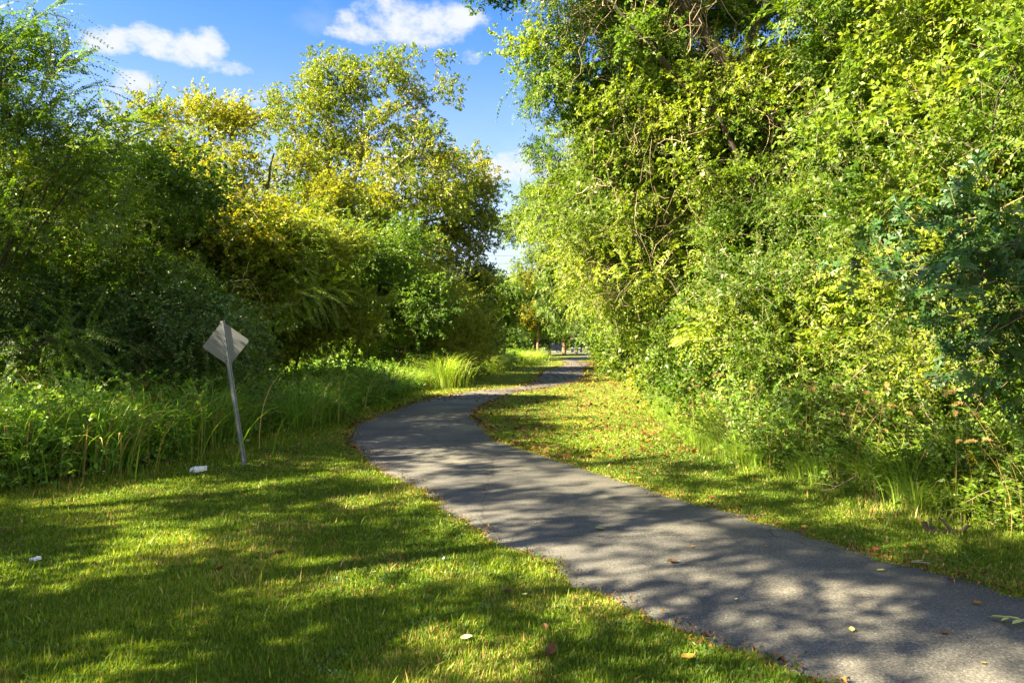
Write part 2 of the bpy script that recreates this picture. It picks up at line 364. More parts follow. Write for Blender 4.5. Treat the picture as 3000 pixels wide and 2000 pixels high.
def plant(name, label, cat, base, stems, lobes, leaf='lit_green', tm='broad', clumps=150, spc=60, clump_r=.4, size=1.0, bark='bark', group=None,
          face=None, down=0.0, pref=.45, pvar=.2, tip=.006, extra=None, shell=.16, dirmix=(.8, .25, .6), trunk_name='trunk', crown_name='crown', vines=0, vlobes=None,
          dead=0, zmin=.15, inner=.12, tvar=.35, wob=.06, persp=1.0, per=6):
    eye = np.array([0, 0, CAMH]); pf = persp
    if pf != 1.0:      # the same plant, standing nearer or farther at its real size
        base = (base[0] * pf, base[1] * pf); lobes = [(*(eye + (np.array(q[:3]) - eye) * pf), q[3]*pf, q[4]*pf, q[5]*pf) for q in lobes]
        stems = None if stems is None else [np.array([(*(eye + (q[:3] - eye) * pf), q[3]*pf) for q in s_]) for s_ in stems]
    base = np.array([base[0], base[1], 0.0])
    root = empty(name, base, label, cat, group)
    cl, co, kid = crown_points(lobes, clumps, shell, face, zmin, inner, per, ids=True)
    if stems is None:
        stems = []
        lc = np.array(lobes)[:, :3]
        for i, c in enumerate(lc):
            b = base + np.array([rng.normal(0, .25), rng.normal(0, .25), -.05]); mid = b * .5 + c * .5 + np.array([rng.normal(0, .2), 0, .2])
            stems.append(np.array([[*b, .05], [*mid, .035], [*c, .02]]))
    ch = skeleton([np.array(s, float) for s in stems], cl, tip=tip, wob=wob)
    v, q = tubes(ch, 6 if len(ch) < 400 else 5); v = v - base
    link(trunk_name, quadmesh(trunk_name, v, q, M[bark], smooth=True), root)
    V, Q, MI, TI = leaves_from(cl, co, spc, clump_r, tm, size, dirmix, pref, pvar, down, tvar, kid)
    if extra is not None:
        for (tm2, pos, d, sz, tb) in extra:
            v2, q2, m2, t2 = place(T[tm2], pos, d, sz, tb); q2 = q2 + len(V)
            V = np.vstack([V, v2]); Q = np.vstack([Q, q2]); MI = np.concatenate([MI, m2]); TI = np.concatenate([TI, t2])
    link(crown_name, quadmesh(crown_name, V - base, Q, [M[leaf], M['twig']], MI, TI), root)
    if vines:
        vl = vlobes or lobes
        link('dry_vine', tangle_mesh(vl, vines, base), root)
    if dead:
        s = rng.choice(len(cl), dead); V, Q, MI, TI = leaves_from(cl[s], co[s], 40, clump_r * .8, 'broad', size * .9, down=.8)
        link('dead_leaves', quadmesh('dead_leaves', V - base, Q, [M['dead_leaf'], M['twig']], MI, TI), root)
    return root
def tangle_mesh(lobes, n, base, L=(.5, 1.8), r=(.003, .009)):
    cl, co = shell_points(lobes, n, .06, (-1, -1, .2), .3, 0)
    ch = []
    for p, o in zip(cl, co):
        l = rng.uniform(*L); d = nrm(np.array([rng.normal(0, .7), rng.normal(0, .5), rng.normal(-.3, .8)])); pts = [p + o * .12]
        for k in range(6):
            d = nrm(d + rng.normal(0, .38, 3) + np.array([0, 0, -.08])); pts.append(pts[-1] + d * l / 6)
        rr = rng.uniform(*r) * (2.4 if rng.random() < .06 else 1); ch.append((np.array(pts), np.linspace(rr, rr * .5, 7)))
    v, q = tubes(ch, 3); return quadmesh('dry_vine', v - base, q, M['vine'], smooth=True)

# ---------------------------------------------------------------- ground, path
def grid_noise(x, y, s, seed=0):
    """cheap smooth noise in 0..1"""
    v = 0
    for k, (a, b, c, d) in enumerate([(1, .3, 1.7, .4), (-.6, 1.1, 2.3, 2.1), (1.9, -1.3, .7, 4.4), (2.3, 2.9, 1.1, 1.3), (-4.1, 3.3, .5, 5.0)]):
        v = v + np.sin((a * x + b * y) * s + d + seed * 1.7 + c * np.sin((b * x - a * y) * s * .7 + seed)) / (1 + .35 * k)
    return np.clip(.5 + v * .17, 0, 1)

LE = [(6500,3300),(3600,2500),(2700,2110),(2380,1995),(2253,1944),(2106,1900),(1985,1848),(1908,1817),(1819,1772),(1781,1745),(1691,1722),(1634,1676),(1600,1644),(1492,1612),(1409,1555),(1307,1504),(1250,1440),(1135,1394),(1067,1338),(1036,1298),(1033,1276),(1049,1245),(1112,1218),(1179,1196),(1250,1173),(1330,1155),(1402,1144),(1491,1137),(1545,1129),(1576,1111),(1589,1097),(1598,1087),(1636,1076),(1668,1066),(1652,1060),(1645,1056),(1674,1048),(1707,1043),(1716,1036),(1719,1034)]
RE = [(9000,3300),(6500,2500),(4100,2000),(3400,1830),(2986,1756),(2929,1740),(2807,1702),(2680,1665),(2584,1642),(2495,1612),(2380,1581),(2284,1552),(2201,1520),(2112,1498),(2029,1477),(1940,1453),(1883,1431),(1819,1407),(1742,1386),(1659,1361),(1583,1335),(1520,1314),(1446,1294),(1425,1270),(1397,1240),(1375,1222),(1393,1200),(1420,1184),(1473,1162),(1513,1149),(1580,1140),(1670,1124),(1704,1112),(1709,1094),(1702,1085),(1718,1072),(1735,1064),(1698,1059),(1690,1055),(1722,1048),(1732,1040),(1738,1034)]
LG = np.array([G(*p) for p in LE]); RG = np.array([G(*p) for p in RE])
def xL(y): return np.interp(y, LG[:, 1], LG[:, 0])
def xR(y): return np.interp(y, RG[:, 1], RG[:, 0])
RB = [(3400,1680),(3000,1590),(2850,1545),(2700,1510),(2500,1440),(2300,1400),(2100,1335),(2000,1295),(1950,1225),(1900,1165),(1880,1130),(1850,1095),(1800,1075),(1780,1060),(1750,1045)]
LB = [(-2000,1640),(-600,1500),(0,1455),(250,1420),(450,1375),(600,1345),(720,1300),(930,1255),(1000,1235),(1100,1195),(1230,1145),(1330,1122),(1430,1100),(1500,1082),(1560,1070),(1605,1058),(1620,1048)]
RBG = np.array([G(*p) for p in RB]); LBG = np.array([G(*p) for p in LB])
def xRB(y): return np.interp(y, RBG[:, 1], RBG[:, 0])
def xLB(y): return np.interp(y, LBG[:, 1], LBG[:, 0])

def ground_material():
    m, n, l = mat('ground_soil_and_thatch')
    t = n.new('ShaderNodeTexCoord')
    a = n.new('ShaderNodeTexNoise'); a.inputs['Scale'].default_value = .55; a.inputs['Detail'].default_value = 8; l.new(t.outputs['Object'], a.inputs['Vector'])
    b = n.new('ShaderNodeTexNoise'); b.inputs['Scale'].default_value = 28; b.inputs['Detail'].default_value = 6; b.inputs['Roughness'].default_value = .7; l.new(t.outputs['Object'], b.inputs['Vector'])
    r1 = ramp(n, [(.075,.12,.022,.3),(.13,.17,.03,.5),(.19,.19,.045,.72)]); l.new(a.outputs[0], r1.inputs[0])
    r2 = ramp(n, [(.05,.045,.02,.25),(.12,.14,.035,.5),(.22,.22,.06,.8)]); l.new(b.outputs[0], r2.inputs[0])
    mx = n.new('ShaderNodeMixRGB'); mx.inputs[0].default_value = .55; l.new(r1.outputs[0], mx.inputs[1]); l.new(r2.outputs[0], mx.inputs[2])
    p = n.new('ShaderNodeBsdfPrincipled'); p.inputs['Roughness'].default_value = .95; p.inputs['Specular IOR Level'].default_value = .15; l.new(mx.outputs[0], p.inputs['Base Color'])
    bu = n.new('ShaderNodeBump'); bu.inputs['Strength'].default_value = .8; bu.inputs['Distance'].default_value = .03; l.new(b.outputs[0], bu.inputs['Height']); l.new(bu.outputs[0], p.inputs['Normal'])
    o = n.new('ShaderNodeOutputMaterial'); l.new(p.outputs[0], o.inputs[0]); return m
def sheet(name, x0, x1, y0, y1, z, m):
    return link(name, quadmesh(name, [[x0, y0, z], [x1, y0, z], [x1, y1, z], [x0, y1, z]], [[0, 1, 2, 3]], m))
tag(sheet('ground', -900, 900, -300, 1500, 0, ground_material()), kind='structure')

def asphalt_material(name='asphalt', pale=0.0):
    m, n, l = mat(name)
    t = n.new('ShaderNodeTexCoord')
    def noise(s, d, ro=.6):
        a = n.new('ShaderNodeTexNoise'); a.inputs['Scale'].default_value = s; a.inputs['Detail'].default_value = d; a.inputs['Roughness'].default_value = ro; l.new(t.outputs['Object'], a.inputs['Vector']); return a
    big, fine = noise(.7, 5), noise(60, 5, .85)
    r1 = ramp(n, [(.095+pale,.095+pale,.097+pale,.34),(.145+pale,.14+pale,.133+pale,.52),(.22+pale,.205+pale,.18+pale,.68)]); l.new(big.outputs[0], r1.inputs[0])
    r2 = ramp(n, [(.22,.22,.23,.36),(.72,.72,.72,.5),(1.55,1.5,1.4,.66)]); l.new(fine.outputs[0], r2.inputs[0])
    mu = n.new('ShaderNodeMixRGB'); mu.blend_type = 'MULTIPLY'; mu.inputs[0].default_value = .9; l.new(r1.outputs[0], mu.inputs[1]); l.new(r2.outputs[0], mu.inputs[2])
    vo = n.new('ShaderNodeTexVoronoi'); vo.inputs['Scale'].default_value = 42; l.new(t.outputs['Object'], vo.inputs['Vector'])
    mr = n.new('ShaderNodeMapRange'); mr.inputs[1].default_value = .17; mr.inputs[2].default_value = .11; l.new(vo.outputs['Distance'], mr.inputs[0])
    sc_ = n.new('ShaderNodeSeparateColor'); l.new(vo.outputs['Color'], sc_.inputs[0])
    gt = n.new('ShaderNodeMath'); gt.operation = 'GREATER_THAN'; gt.inputs[1].default_value = .62; l.new(sc_.outputs[0], gt.inputs[0])
    fm = n.new('ShaderNodeMath'); fm.operation = 'MULTIPLY'; l.new(gt.outputs[0], fm.inputs[0]); l.new(mr.outputs[0], fm.inputs[1])
    mx = n.new('ShaderNodeMixRGB'); l.new(fm.outputs[0], mx.inputs[0]); l.new(mu.outputs[0], mx.inputs[1]); mx.inputs[2].default_value = (.38, .36, .33, 1)
    # cracks and pale scuffs
    wv = n.new('ShaderNodeTexVoronoi'); wv.feature = 'DISTANCE_TO_EDGE'; wv.inputs['Scale'].default_value = .45
    wn = noise(1.6, 6); mpx = n.new('ShaderNodeMixRGB'); mpx.inputs[0].default_value = .35; l.new(t.outputs['Object'], mpx.inputs[1]); l.new(wn.outputs[1], mpx.inputs[2]); l.new(mpx.outputs[0], wv.inputs['Vector'])
    cr = n.new('ShaderNodeMapRange'); cr.inputs[1].default_value = .0035; cr.inputs[2].default_value = .001; cr.inputs[4].default_value = .7; l.new(wv.outputs[0], cr.inputs[0])
    m2 = n.new('ShaderNodeMixRGB'); l.new(cr.outputs[0], m2.inputs[0]); l.new(mx.outputs[0], m2.inputs[1]); m2.inputs[2].default_value = (.04, .038, .035, 1)
    p = n.new('ShaderNodeBsdfPrincipled'); p.inputs['Roughness'].default_value = .88; p.inputs['Specular IOR Level'].default_value = .3; l.new(m2.outputs[0], p.inputs['Base Color'])
    bu = n.new('ShaderNodeBump'); bu.inputs['Strength'].default_value = .6; bu.inputs['Distance'].default_value = .006; l.new(fine.outputs[0], bu.inputs['Height']); l.new(bu.outputs[0], p.inputs['Normal'])
    o = n.new('ShaderNodeOutputMaterial'); l.new(p.outputs[0], o.inputs[0]); return m
ys = np.concatenate([np.arange(2.0, 12, .05), np.arange(12, 30, .1), np.arange(30, 117, .5)])
def rag(y, s): return (grid_noise(y * 3.1, y * 0 + s, 1.6, s) - .5) * .16 + (grid_noise(y * 9, y * 0 + s, 2.2, s + 3) - .5) * .10 + (grid_noise(y * 31, y * 0 + s, 2.2, s + 7) - .5) * .05
xl, xr = xL(ys) + rag(ys, 1), xR(ys) + rag(ys, 5)
V = []
for i, y in enumerate(ys):
    for s, z in ((0, 0.0), (.012, .014), (.5, .022), (.988, .014), (1, 0.0)): V.append([xl[i] + (xr[i] - xl[i]) * s, y, z])
Q = [[i * 5 + k, i * 5 + k + 1, i * 5 + k + 6, i * 5 + k + 5] for i in range(len(ys) - 1) for k in range(4)]
M['asphalt'] = asphalt_material(); M['asphalt_far'] = asphalt_material('asphalt_far', .05)
tag(link('path', quadmesh('path', V, Q, M['asphalt'], smooth=True)), kind='structure')
tag(sheet('road', -300, 300, 117, 150, .02, M['asphalt_far']), kind='structure')

# ---------------------------------------------------------------- lawn
def in_path(x, y, m=0.0): return (x > xL(y) + m + rag(y, 1)) & (x < xR(y) - m + rag(y, 5))
def lawn():
    n = 1900000
    u = rng.random(n); a, b = 2.4, 85.0; k = -.75
    Y = (a**k + u * (b**k - a**k)) ** (1 / k)
    X = (rng.random(n) * 2 - 1) * (.80 * Y + .9)
    ok = ~in_path(X, Y, .10 * rng.random(n) ** 2) & (X < xRB(Y) + 1.2) & (X > xLB(Y) - 1.6)
    # worn, thin margin beside the asphalt
    dpath = np.minimum(np.abs(X - xL(Y)), np.abs(X - xR(Y)))
    ok &= (rng.random(n) < np.clip(.25 + dpath * 5, 0, 1)) | (grid_noise(X, Y, 3.0, 5) > .6)
    X, Y = X[ok], Y[ok]; n = len(X); dpath = dpath[ok]
    bare = (grid_noise(X, Y, 2.3, 33) > .80) & (rng.random(n) < .6); X, Y, dpath = X[~bare], Y[~bare], dpath[~bare]; n = len(X)
    patch = grid_noise(X, Y, 1.1, 2); tuft = grid_noise(X, Y, 5.5, 9)
    L = (.022 + .022 * rng.random(n) ** 1.5 + .038 * patch * tuft) * np.where(X < xL(Y), 1.15, .8)
    tall = rng.random(n) < .012; L[tall] *= rng.uniform(1.5, 2.3, tall.sum())
    L *= np.clip(.5 + dpath * 3, .5, 1); near_bank = np.clip(1.2 - np.minimum(np.abs(X - xLB(Y)), np.abs(X - xRB(Y))), 0, 1); L *= 1 + 1.6 * near_bank ** 2 * rng.random(n)
    W = .0022 + .00055 * Y; W *= rng.uniform(.7, 1.2, n)
    phi = rng.random(n) * 2 * pi; lean = np.abs(rng.normal(0, .55, n)); hd = np.stack([np.cos(phi), np.sin(phi), np.zeros(n)], 1); up = np.array([0, 0, 1.0])
    side = np.stack([-np.sin(phi + rng.normal(0, .6, n)), np.cos(phi), np.zeros(n)], 1)
    p = np.stack([X, Y, np.zeros(n)], 1)
    mid = p + (up * np.cos(lean * .6)[:, None] + hd * np.sin(lean * .6)[:, None]) * (L * .5)[:, None]
    tip = mid + (up * np.cos(lean * 1.7)[:, None] + hd * np.sin(lean * 1.7)[:, None]) * (L * .5)[:, None]
    V = np.stack([p, mid + side * W[:, None], tip, mid - side * W[:, None]], 1).reshape(-1, 3)
    t = np.clip(.30 + .45 * (patch - .4) + rng.normal(0, .20, n) + (rng.random(n) < .10) * .5 + .35 * (grid_noise(X, Y, 2.6, 21) - .5) + np.clip(.3 - dpath, 0, .3) * .8, 0, 1)
    t = np.clip(t + np.clip((Y - 9) * .012, 0, .22), 0, 1)
    return quadmesh('lawn_grass', V, np.arange(n * 4).reshape(-1, 4), [M['turf'], M['straw']], (rng.random(n) < .03 + .14 * (grid_noise(X, Y, 1.9, 41) > .62)).astype(int), tint=t)
tag(link('lawn_grass', lawn()), 'short mown lawn grass on both sides of the path', 'grass', kind='stuff')

n = 2600; Yw = 3.0 * (14 / 3.0) ** rng.random(n); Xw = (rng.random(n) * 2 - 1) * (.8 * Yw + .5); kw = ~in_path(Xw, Yw, -.05) & (Xw > xLB(Yw)) & (Xw < xRB(Yw)) & (grid_noise(Xw, Yw, 1.5, 77) > .50); Xw, Yw = Xw[kw], Yw[kw]; n = len(Xw)
aw = rng.random(n) * 6.28; v, q, mi, ti = place(T['big'], np.stack([Xw, Yw, np.full(n, .03)], 1), np.stack([np.cos(aw), np.sin(aw), np.full(n, .35)], 1), rng.uniform(.16, .34, n), np.full(n, .35))
tag(link('lawn_weeds', quadmesh('lawn_weeds', v, q, [M['mid_green'], M['twig']], mi, ti)), 'small broad-leaved weeds and clover growing in the lawn', 'weeds', kind='stuff')

# ---------------------------------------------------------------- ribbons: tall blades
def ribbons(base, az, a0, a1, L, W, seg=6, twist=None):
    n = len(base); s = np.linspace(0, 1, seg + 1); ang = a0[:, None] + (a1 - a0)[:, None] * s[None] ** 1.4
    dx = np.sin(ang[:, :-1]) * (L / seg)[:, None]; dz = np.cos(ang[:, :-1]) * (L / seg)[:, None]
    hx = np.concatenate([np.zeros((n, 1)), np.cumsum(dx, 1)], 1); hz = np.concatenate([np.zeros((n, 1)), np.cumsum(dz, 1)], 1)
    c = np.stack([base[:, 0:1] + hx * np.cos(az)[:, None], base[:, 1:2] + hx * np.sin(az)[:, None], base[:, 2:3] + hz], 2)
    sv = np.stack([-np.sin(az), np.cos(az), rng.normal(0, .35, n)], 1)
    w = (W[:, None] * np.clip(1 - s[None] ** 2.5, .02, 1) * (.55 + .45 * np.sin(np.minimum(s[None] * 3, 1.57))))[:, :, None]
    V = np.stack([c - sv[:, None] * w, c + sv[:, None] * w], 2)
    i = (np.arange(n) * (seg + 1) * 2)[:, None] + (np.arange(seg) * 2)[None]
    Q = np.stack([i, i + 1, i + 3, i + 2], 2).reshape(-1, 4)
    return V.reshape(-1, 3), Q, seg
def grass_clump_mesh(name, n=140, L=(.5, 1.1), W=.006, rad=.16, m='weed', a1=(.7, 2.1), pref=.5, seed_heads=0, straw=.08):
    r = np.abs(rng.normal(0, rad, n)); ph = rng.random(n) * 2 * pi
    base = np.stack([r * np.cos(ph), r * np.sin(ph), np.zeros(n)], 1)
    az = ph + rng.normal(0, .5, n); LL = rng.uniform(*L, n)
    V, Q, seg = ribbons(base, az, np.abs(rng.normal(.12, .12, n)), rng.uniform(*a1, n), LL, W * rng.uniform(.6, 1.3, n))
    t = np.repeat(np.clip(pref + rng.normal(0, .2, n), 0, 1), seg); mi = np.repeat((rng.random(n) < straw).astype(int), seg)
    return quadmesh(name, V, Q, [M[m], M['straw']], mi, t)
def weed_mesh(name, stems=9, h=(.5, 1.0), tm='big', size=.8, rad=.2, pref=.5, m='weed', per=7):
    ch, pos, dr = [], [], []
    for i in range(stems):
        b = np.array([rng.normal(0, rad), rng.normal(0, rad), 0]); H = rng.uniform(*h); ln = rng.normal(0, .2, 2)
        pts = np.array([b + np.array([ln[0] * s * s * H, ln[1] * s * s * H, H * s]) for s in np.linspace(0, 1, 5)])
        ch.append((pts, np.linspace(.004, .0015, 5)))
        for k in range(per):
            s = (k + 1) / per; q = b + np.array([ln[0] * s * s * H, ln[1] * s * s * H, H * s]); pos.append(q)
            a = rng.random() * 2 * pi; dr.append([cos(a), sin(a), .5 - .3 * s + (1.2 if s > .95 else 0)])
    V, Q = tubes(ch, 3); v2, q2, m2, t2 = place(T[tm], np.array(pos), np.array(dr), size * rng.uniform(.5, 1.0, len(pos)), np.full(len(pos), pref) + rng.normal(0, .12, len(pos)))
    return quadmesh(name, np.vstack([V, v2]), np.vstack([Q, q2 + len(V)]), [M[m], M['twig']], np.concatenate([np.ones(len(Q), int), m2]), np.concatenate([np.full(len(Q), .5), t2]))

def scatter(meshes, name, pts, label, cat, group, smin=.8, smax=1.2):
    for k, (x, y) in enumerate(pts):
        o = link(name, meshes[k % len(meshes)]); o.location = (x, y, 0); o.rotation_euler = (rng.normal(0, .04), rng.normal(0, .04), rng.random() * 6.28)
        s = rng.uniform(smin, smax); o.scale = (s, s, s * rng.uniform(.9, 1.1)); tag(o, label, cat, group)

tall = [grass_clump_mesh('tall_grass_clump', 130, (.55, 1.25), .0075, .22, pref=.5, a1=(.9, 2.7), straw=.1) for _ in range(4)]
weeds = [weed_mesh('leafy_weed', 8, (.45, .85), 'big', .70) for _ in range(3)] + [weed_mesh('leafy_weed', 10, (.5, .9), 'broad', .9) for _ in range(2)]
def bank_pts(n, y0, y1, d0, d1, sidefn, sg):
    Y = y0 * (y1 / y0) ** rng.random(n); return [(sidefn(y) + sg * rng.uniform(d0, d1), y) for y in Y]
scatter(tall, 'tall_grass_clump', bank_pts(100, 6.6, 11.5, .10, 2.3, xLB, -1), 'arching tall grass clump in the weeds left of the road sign', 'grass clump', 'tall grass clumps left of the sign', .8, 1.25)
scatter(weeds, 'leafy_weed', bank_pts(110, 6.8, 12, .15, 3.2, xLB, -1), 'broad-leaved green weed among tall grass left of the road sign', 'weed', 'leafy weeds left of the sign', .75, 1.35)
scatter(weeds, 'leafy_weed', bank_pts(60, 10.5, 19, .3, 2.6, xLB, -1), 'bushy leafy weed on the bank between the sign and the path', 'weed', 'leafy weeds right of the sign', .9, 1.35)
scatter(tall, 'tall_grass_clump', bank_pts(85, 11.5, 24, .1, 2.0, xLB, -1), 'tall grass clump on the bank between the sign and the path', 'grass clump', 'tall grass clumps right of the sign', .75, 1.15)
far_clump = [grass_clump_mesh('tall_grass_clump', 750, (.7, 1.45), .0065, .40, 'weed', (1.5, 2.7), .8, straw=.12) for _ in range(3)]
scatter(far_clump[:1], 'tall_grass_clump', [(-2.55, 25.5)], 'large bright fountain-shaped mound of tall grass by the path bend', 'grass clump', None, 1.25, 1.25)
scatter(far_clump, 'tall_grass_clump', bank_pts(26, 21, 36, .3, 2.2, xLB, -1), 'tall grass clump beside the path beyond the bend', 'grass clump', 'tall grass clumps beyond the bend', .6, .9)
scatter(far_clump, 'tall_grass_clump', bank_pts(46, 36, 70, .2, 3.4, xLB, -1), 'yellow-green tall grass clump on the far left verge', 'grass clump', 'tall grass on the far verge', .85, 1.25)
# low undergrowth mass under the left weeds
def undergrowth(n, y0, y1, fn, sg, d0, d1, H, tm, m, size, name, pref=.4, hpow=1.0):
    Y = y0 * (y1 / y0) ** rng.random(n); D = rng.uniform(d0, d1, n); X = fn(Y) + sg * D
    Z = .05 + H * rng.random(n) ** hpow * np.clip((D - d0) / .9 + .25, .2, 1) * (.55 + .6 * grid_noise(X, Y, 1.7, 4)) 
    d = rng.normal(0, .7, (n, 3)); d[:, 2] = np.abs(d[:, 2]) * .8 + .3; d[:, 0] += -sg * .5
    V, Q, MI, TI = place(T[tm], np.stack([X, Y, Z], 1), d, size * rng.uniform(.7, 1.2, n) * (1 + Y * .012), np.full(n, pref) + .5 * (grid_noise(X, Y, 1.2, 8) - .5))
    return link(name, quadmesh(name, V, Q, [M[m], M['twig']], MI, TI))
tag(undergrowth(5200, 6.5, 24, xLB, -1, .25, 3.6, .80, 'broad', 'weed', 1.15, 'undergrowth'), 'tangled low green undergrowth below the left trees', 'undergrowth', kind='stuff')
tag(undergrowth(3800, 19, 62, xLB, -1, .2, 5, .9, 'broad', 'mid_green', 1.3, 'undergrowth'), 'low green undergrowth on the far left verge', 'undergrowth', kind='stuff')
tag(undergrowth(9500, 5.2, 24, xRB, 1, .2, 2.4, .95, 'small', 'lit_green', 1.25, 'undergrowth', .45, 1.2), 'low weedy undergrowth at the foot of the right thicket', 'undergrowth', kind='stuff')
tag(undergrowth(4500, 22, 66, xRB, 1, .0, 2.4, 1.3, 'broad', 'yellow_green', 1.5, 'undergrowth', .45), 'yellow-green undergrowth at the foot of the far right thicket', 'undergrowth', kind='stuff')

# ---------------------------------------------------------------- trees and thickets, left
def St(*p): return np.array(p, float)
arch_curves = [[(-30,420),(0,270),(60,110),(120,45),(178,6)], [(20,200),(60,110),(110,45),(165,50),(196,100)], [(-20,480),(30,400),(85,320),(170,200),(240,172)], [(60,350),(110,260),(180,205),(235,180)],
               [(40,440),(90,350),(165,300),(248,258)], [(100,470),(140,380),(155,290),(152,212)], [(-30,330),(10,250),(50,255),(85,300)], [(120,500),(190,400),(240,330),(300,350)], [(150,540),(230,440),(310,370),(390,360)], [(200,560),(280,470),(350,440),(400,430)]]
arch_stems, apos, adir = [], [], []
for ci_, cvv in enumerate(arch_curves):
    Yd = 9.3 + .5 * sin(ci_ * 2.1); pts = np.array([P(u, v, Yd) for u, v in cvv]); pts = np.vstack([[[-7.3, 9.5, 2.2]], pts]); c_ = smooth_chain(pts, 5)
    arch_stems.append(np.hstack([pts, np.linspace(.016, .003, len(pts))[:, None]]))
    for k in range(6, len(c_) - 1):
        t_ = nrm(c_[k + 1] - c_[k]); apos.append(c_[k]); adir.append(nrm(t_ * .9 + rng.normal(0, .42, 3)))
    apos.append(c_[-2]); adir.append(c_[-1] - c_[-2])
plant('arching_shrub', 'shrub with long arching leafy sprays at the left picture edge', 'shrub', (-7.3, 9.5), [St((-7.4,9.6,0,.08),(-7.35,9.55,1.2,.06),(-7.3,9.5,2.3,.05),(-7.0,9.6,4.2,.02))] + arch_stems,
      [(-7.2,9.6,4.3,1.3,1.2,1.3),(-7.5,9.5,5.6,1.0,.9,.9),(-7.4,9.6,2.6,1.4,1.4,1.6),(-7.7,9.0,5.0,1.1,1.1,1.1),(-6.9,10,2.2,1.1,1.1,1.1)], 'mid_green', ('small','small','arch'), 170, 44, .32, .85, dirmix=(.9,.35,.5), pref=.4,
      extra=[('arch', np.array(apos), np.array(adir), np.full(len(apos), .85) * rng.uniform(.6, 1.15, len(apos)), np.full(len(apos), .45))])
plant('dark_thicket_tree', 'dark green vine-draped tree behind the weeds, left of the road sign', 'tree', (-7.6, 13.2), None,
      [(-8.8,12.6,3.9,1.9,1.7,1.6),(-6.7,12.8,3.6,1.5,1.6,1.9),(-7.6,13.2,1.9,2.4,1.5,1.5),(-5.6,13.0,1.7,1.2,1.1,1.2),(-10.5,12.5,2.6,1.9,1.6,2.2)], 'mid_green', ('small','broad'), 260, 48, .36, 1.3, pref=.35, pvar=.25, vines=60, zmin=1.0)
plant('blue_green_vine_shrub', 'bluish dark shrub hanging over the weeds near the left picture edge', 'shrub', (-6.9, 10.6), None,
      [(-7.5,10.8,1.9,1.3,1.0,1.2),(-5.9,11.3,1.9,1.0,.8,1.0),(-8.8,10.4,1.6,1.3,1,1.4)], 'blue_green', 'small', 90, 60, .36, 1.2, down=.4, pref=.4, zmin=1.1)
plant('weeping_shrub', 'pale yellow-green shrub with drooping leafy strands right of the sign', 'shrub', (-5.9, 15.6), None,
      [(-6.1,15.6,3.2,1.5,1.2,1.2),(-5.3,15.3,2.9,.9,.8,.8),(-7.1,15.6,2.4,1.4,1.2,1.5)], 'mid_green', ('arch','small','broad'), 150, 26, .36, .85, down=.55, pref=.68, pvar=.28, zmin=1.4)
plant('yellowish_fine_shrub', 'rounded olive-yellow small-leaved tree behind the weeping shrub', 'tree', (-6.2, 17.8), None,
      [(-5.9,17.8,3.5,1.5,1.2,1.25),(-5.2,17.9,2.6,.9,1.0,1.0),(-6.9,18.0,2.7,1.5,1.2,1.8)], 'olive', ('fine','broad'), 230, 54, .34, 1.4, pref=.6, pvar=.25, zmin=1.3)
plant('bushy_tree', 'mid-green bushy tree between the dark thicket and the yellow tree', 'tree', (-9.2, 16.6), None,
      [(-9.0,16.6,4.3,2.0,1.5,1.5),(-7.5,16.7,3.4,1.5,1.4,1.3),(-10.9,16.6,4.3,2.2,1.6,2.2),(-8.4,16.4,2.4,2.5,1.4,1.8)], 'yellow_green', 'broad', 300, 52, .48, 1.35, pref=.4, pvar=.25, vines=30, persp=0.92, zmin=.9)
plant('yellow_leaved_tree', 'tree with yellowing golden crown left of the tall open tree', 'tree', (-11.2, 26.5),
      [St((-11.2,26.5,0,.22),(-11.0,26.5,4,.17),(-11.4,26.5,7.5,.09),(-11.8,26.5,10,.04)), St((-11.0,26.5,3.6,.12),(-9.6,26.2,7,.07),(-9.2,26.4,9,.03)), St((-11.1,26.5,4.4,.1),(-13,26.6,7.5,.05))],
      [(-10.6,26.3,8.6,2.2,2,1.9),(-12.6,26.5,9.3,1.9,1.8,1.9),(-8.9,26.8,8.0,1.6,1.8,2.0),(-13.2,26.5,6.6,2,1.8,1.8),(-10.4,26,5.9,2.6,2,1.8),(-7.8,26.6,6.2,1.5,1.6,1.9),(-10.5,26,3.0,3,2,2)], 'gold', 'broad', 330, 46, .55, 1.75, pref=.5, pvar=.25, persp=1.1)
def Q36(u, v, r, dy=0.0): p = P(u, v, 36 + dy); return (*p, r)
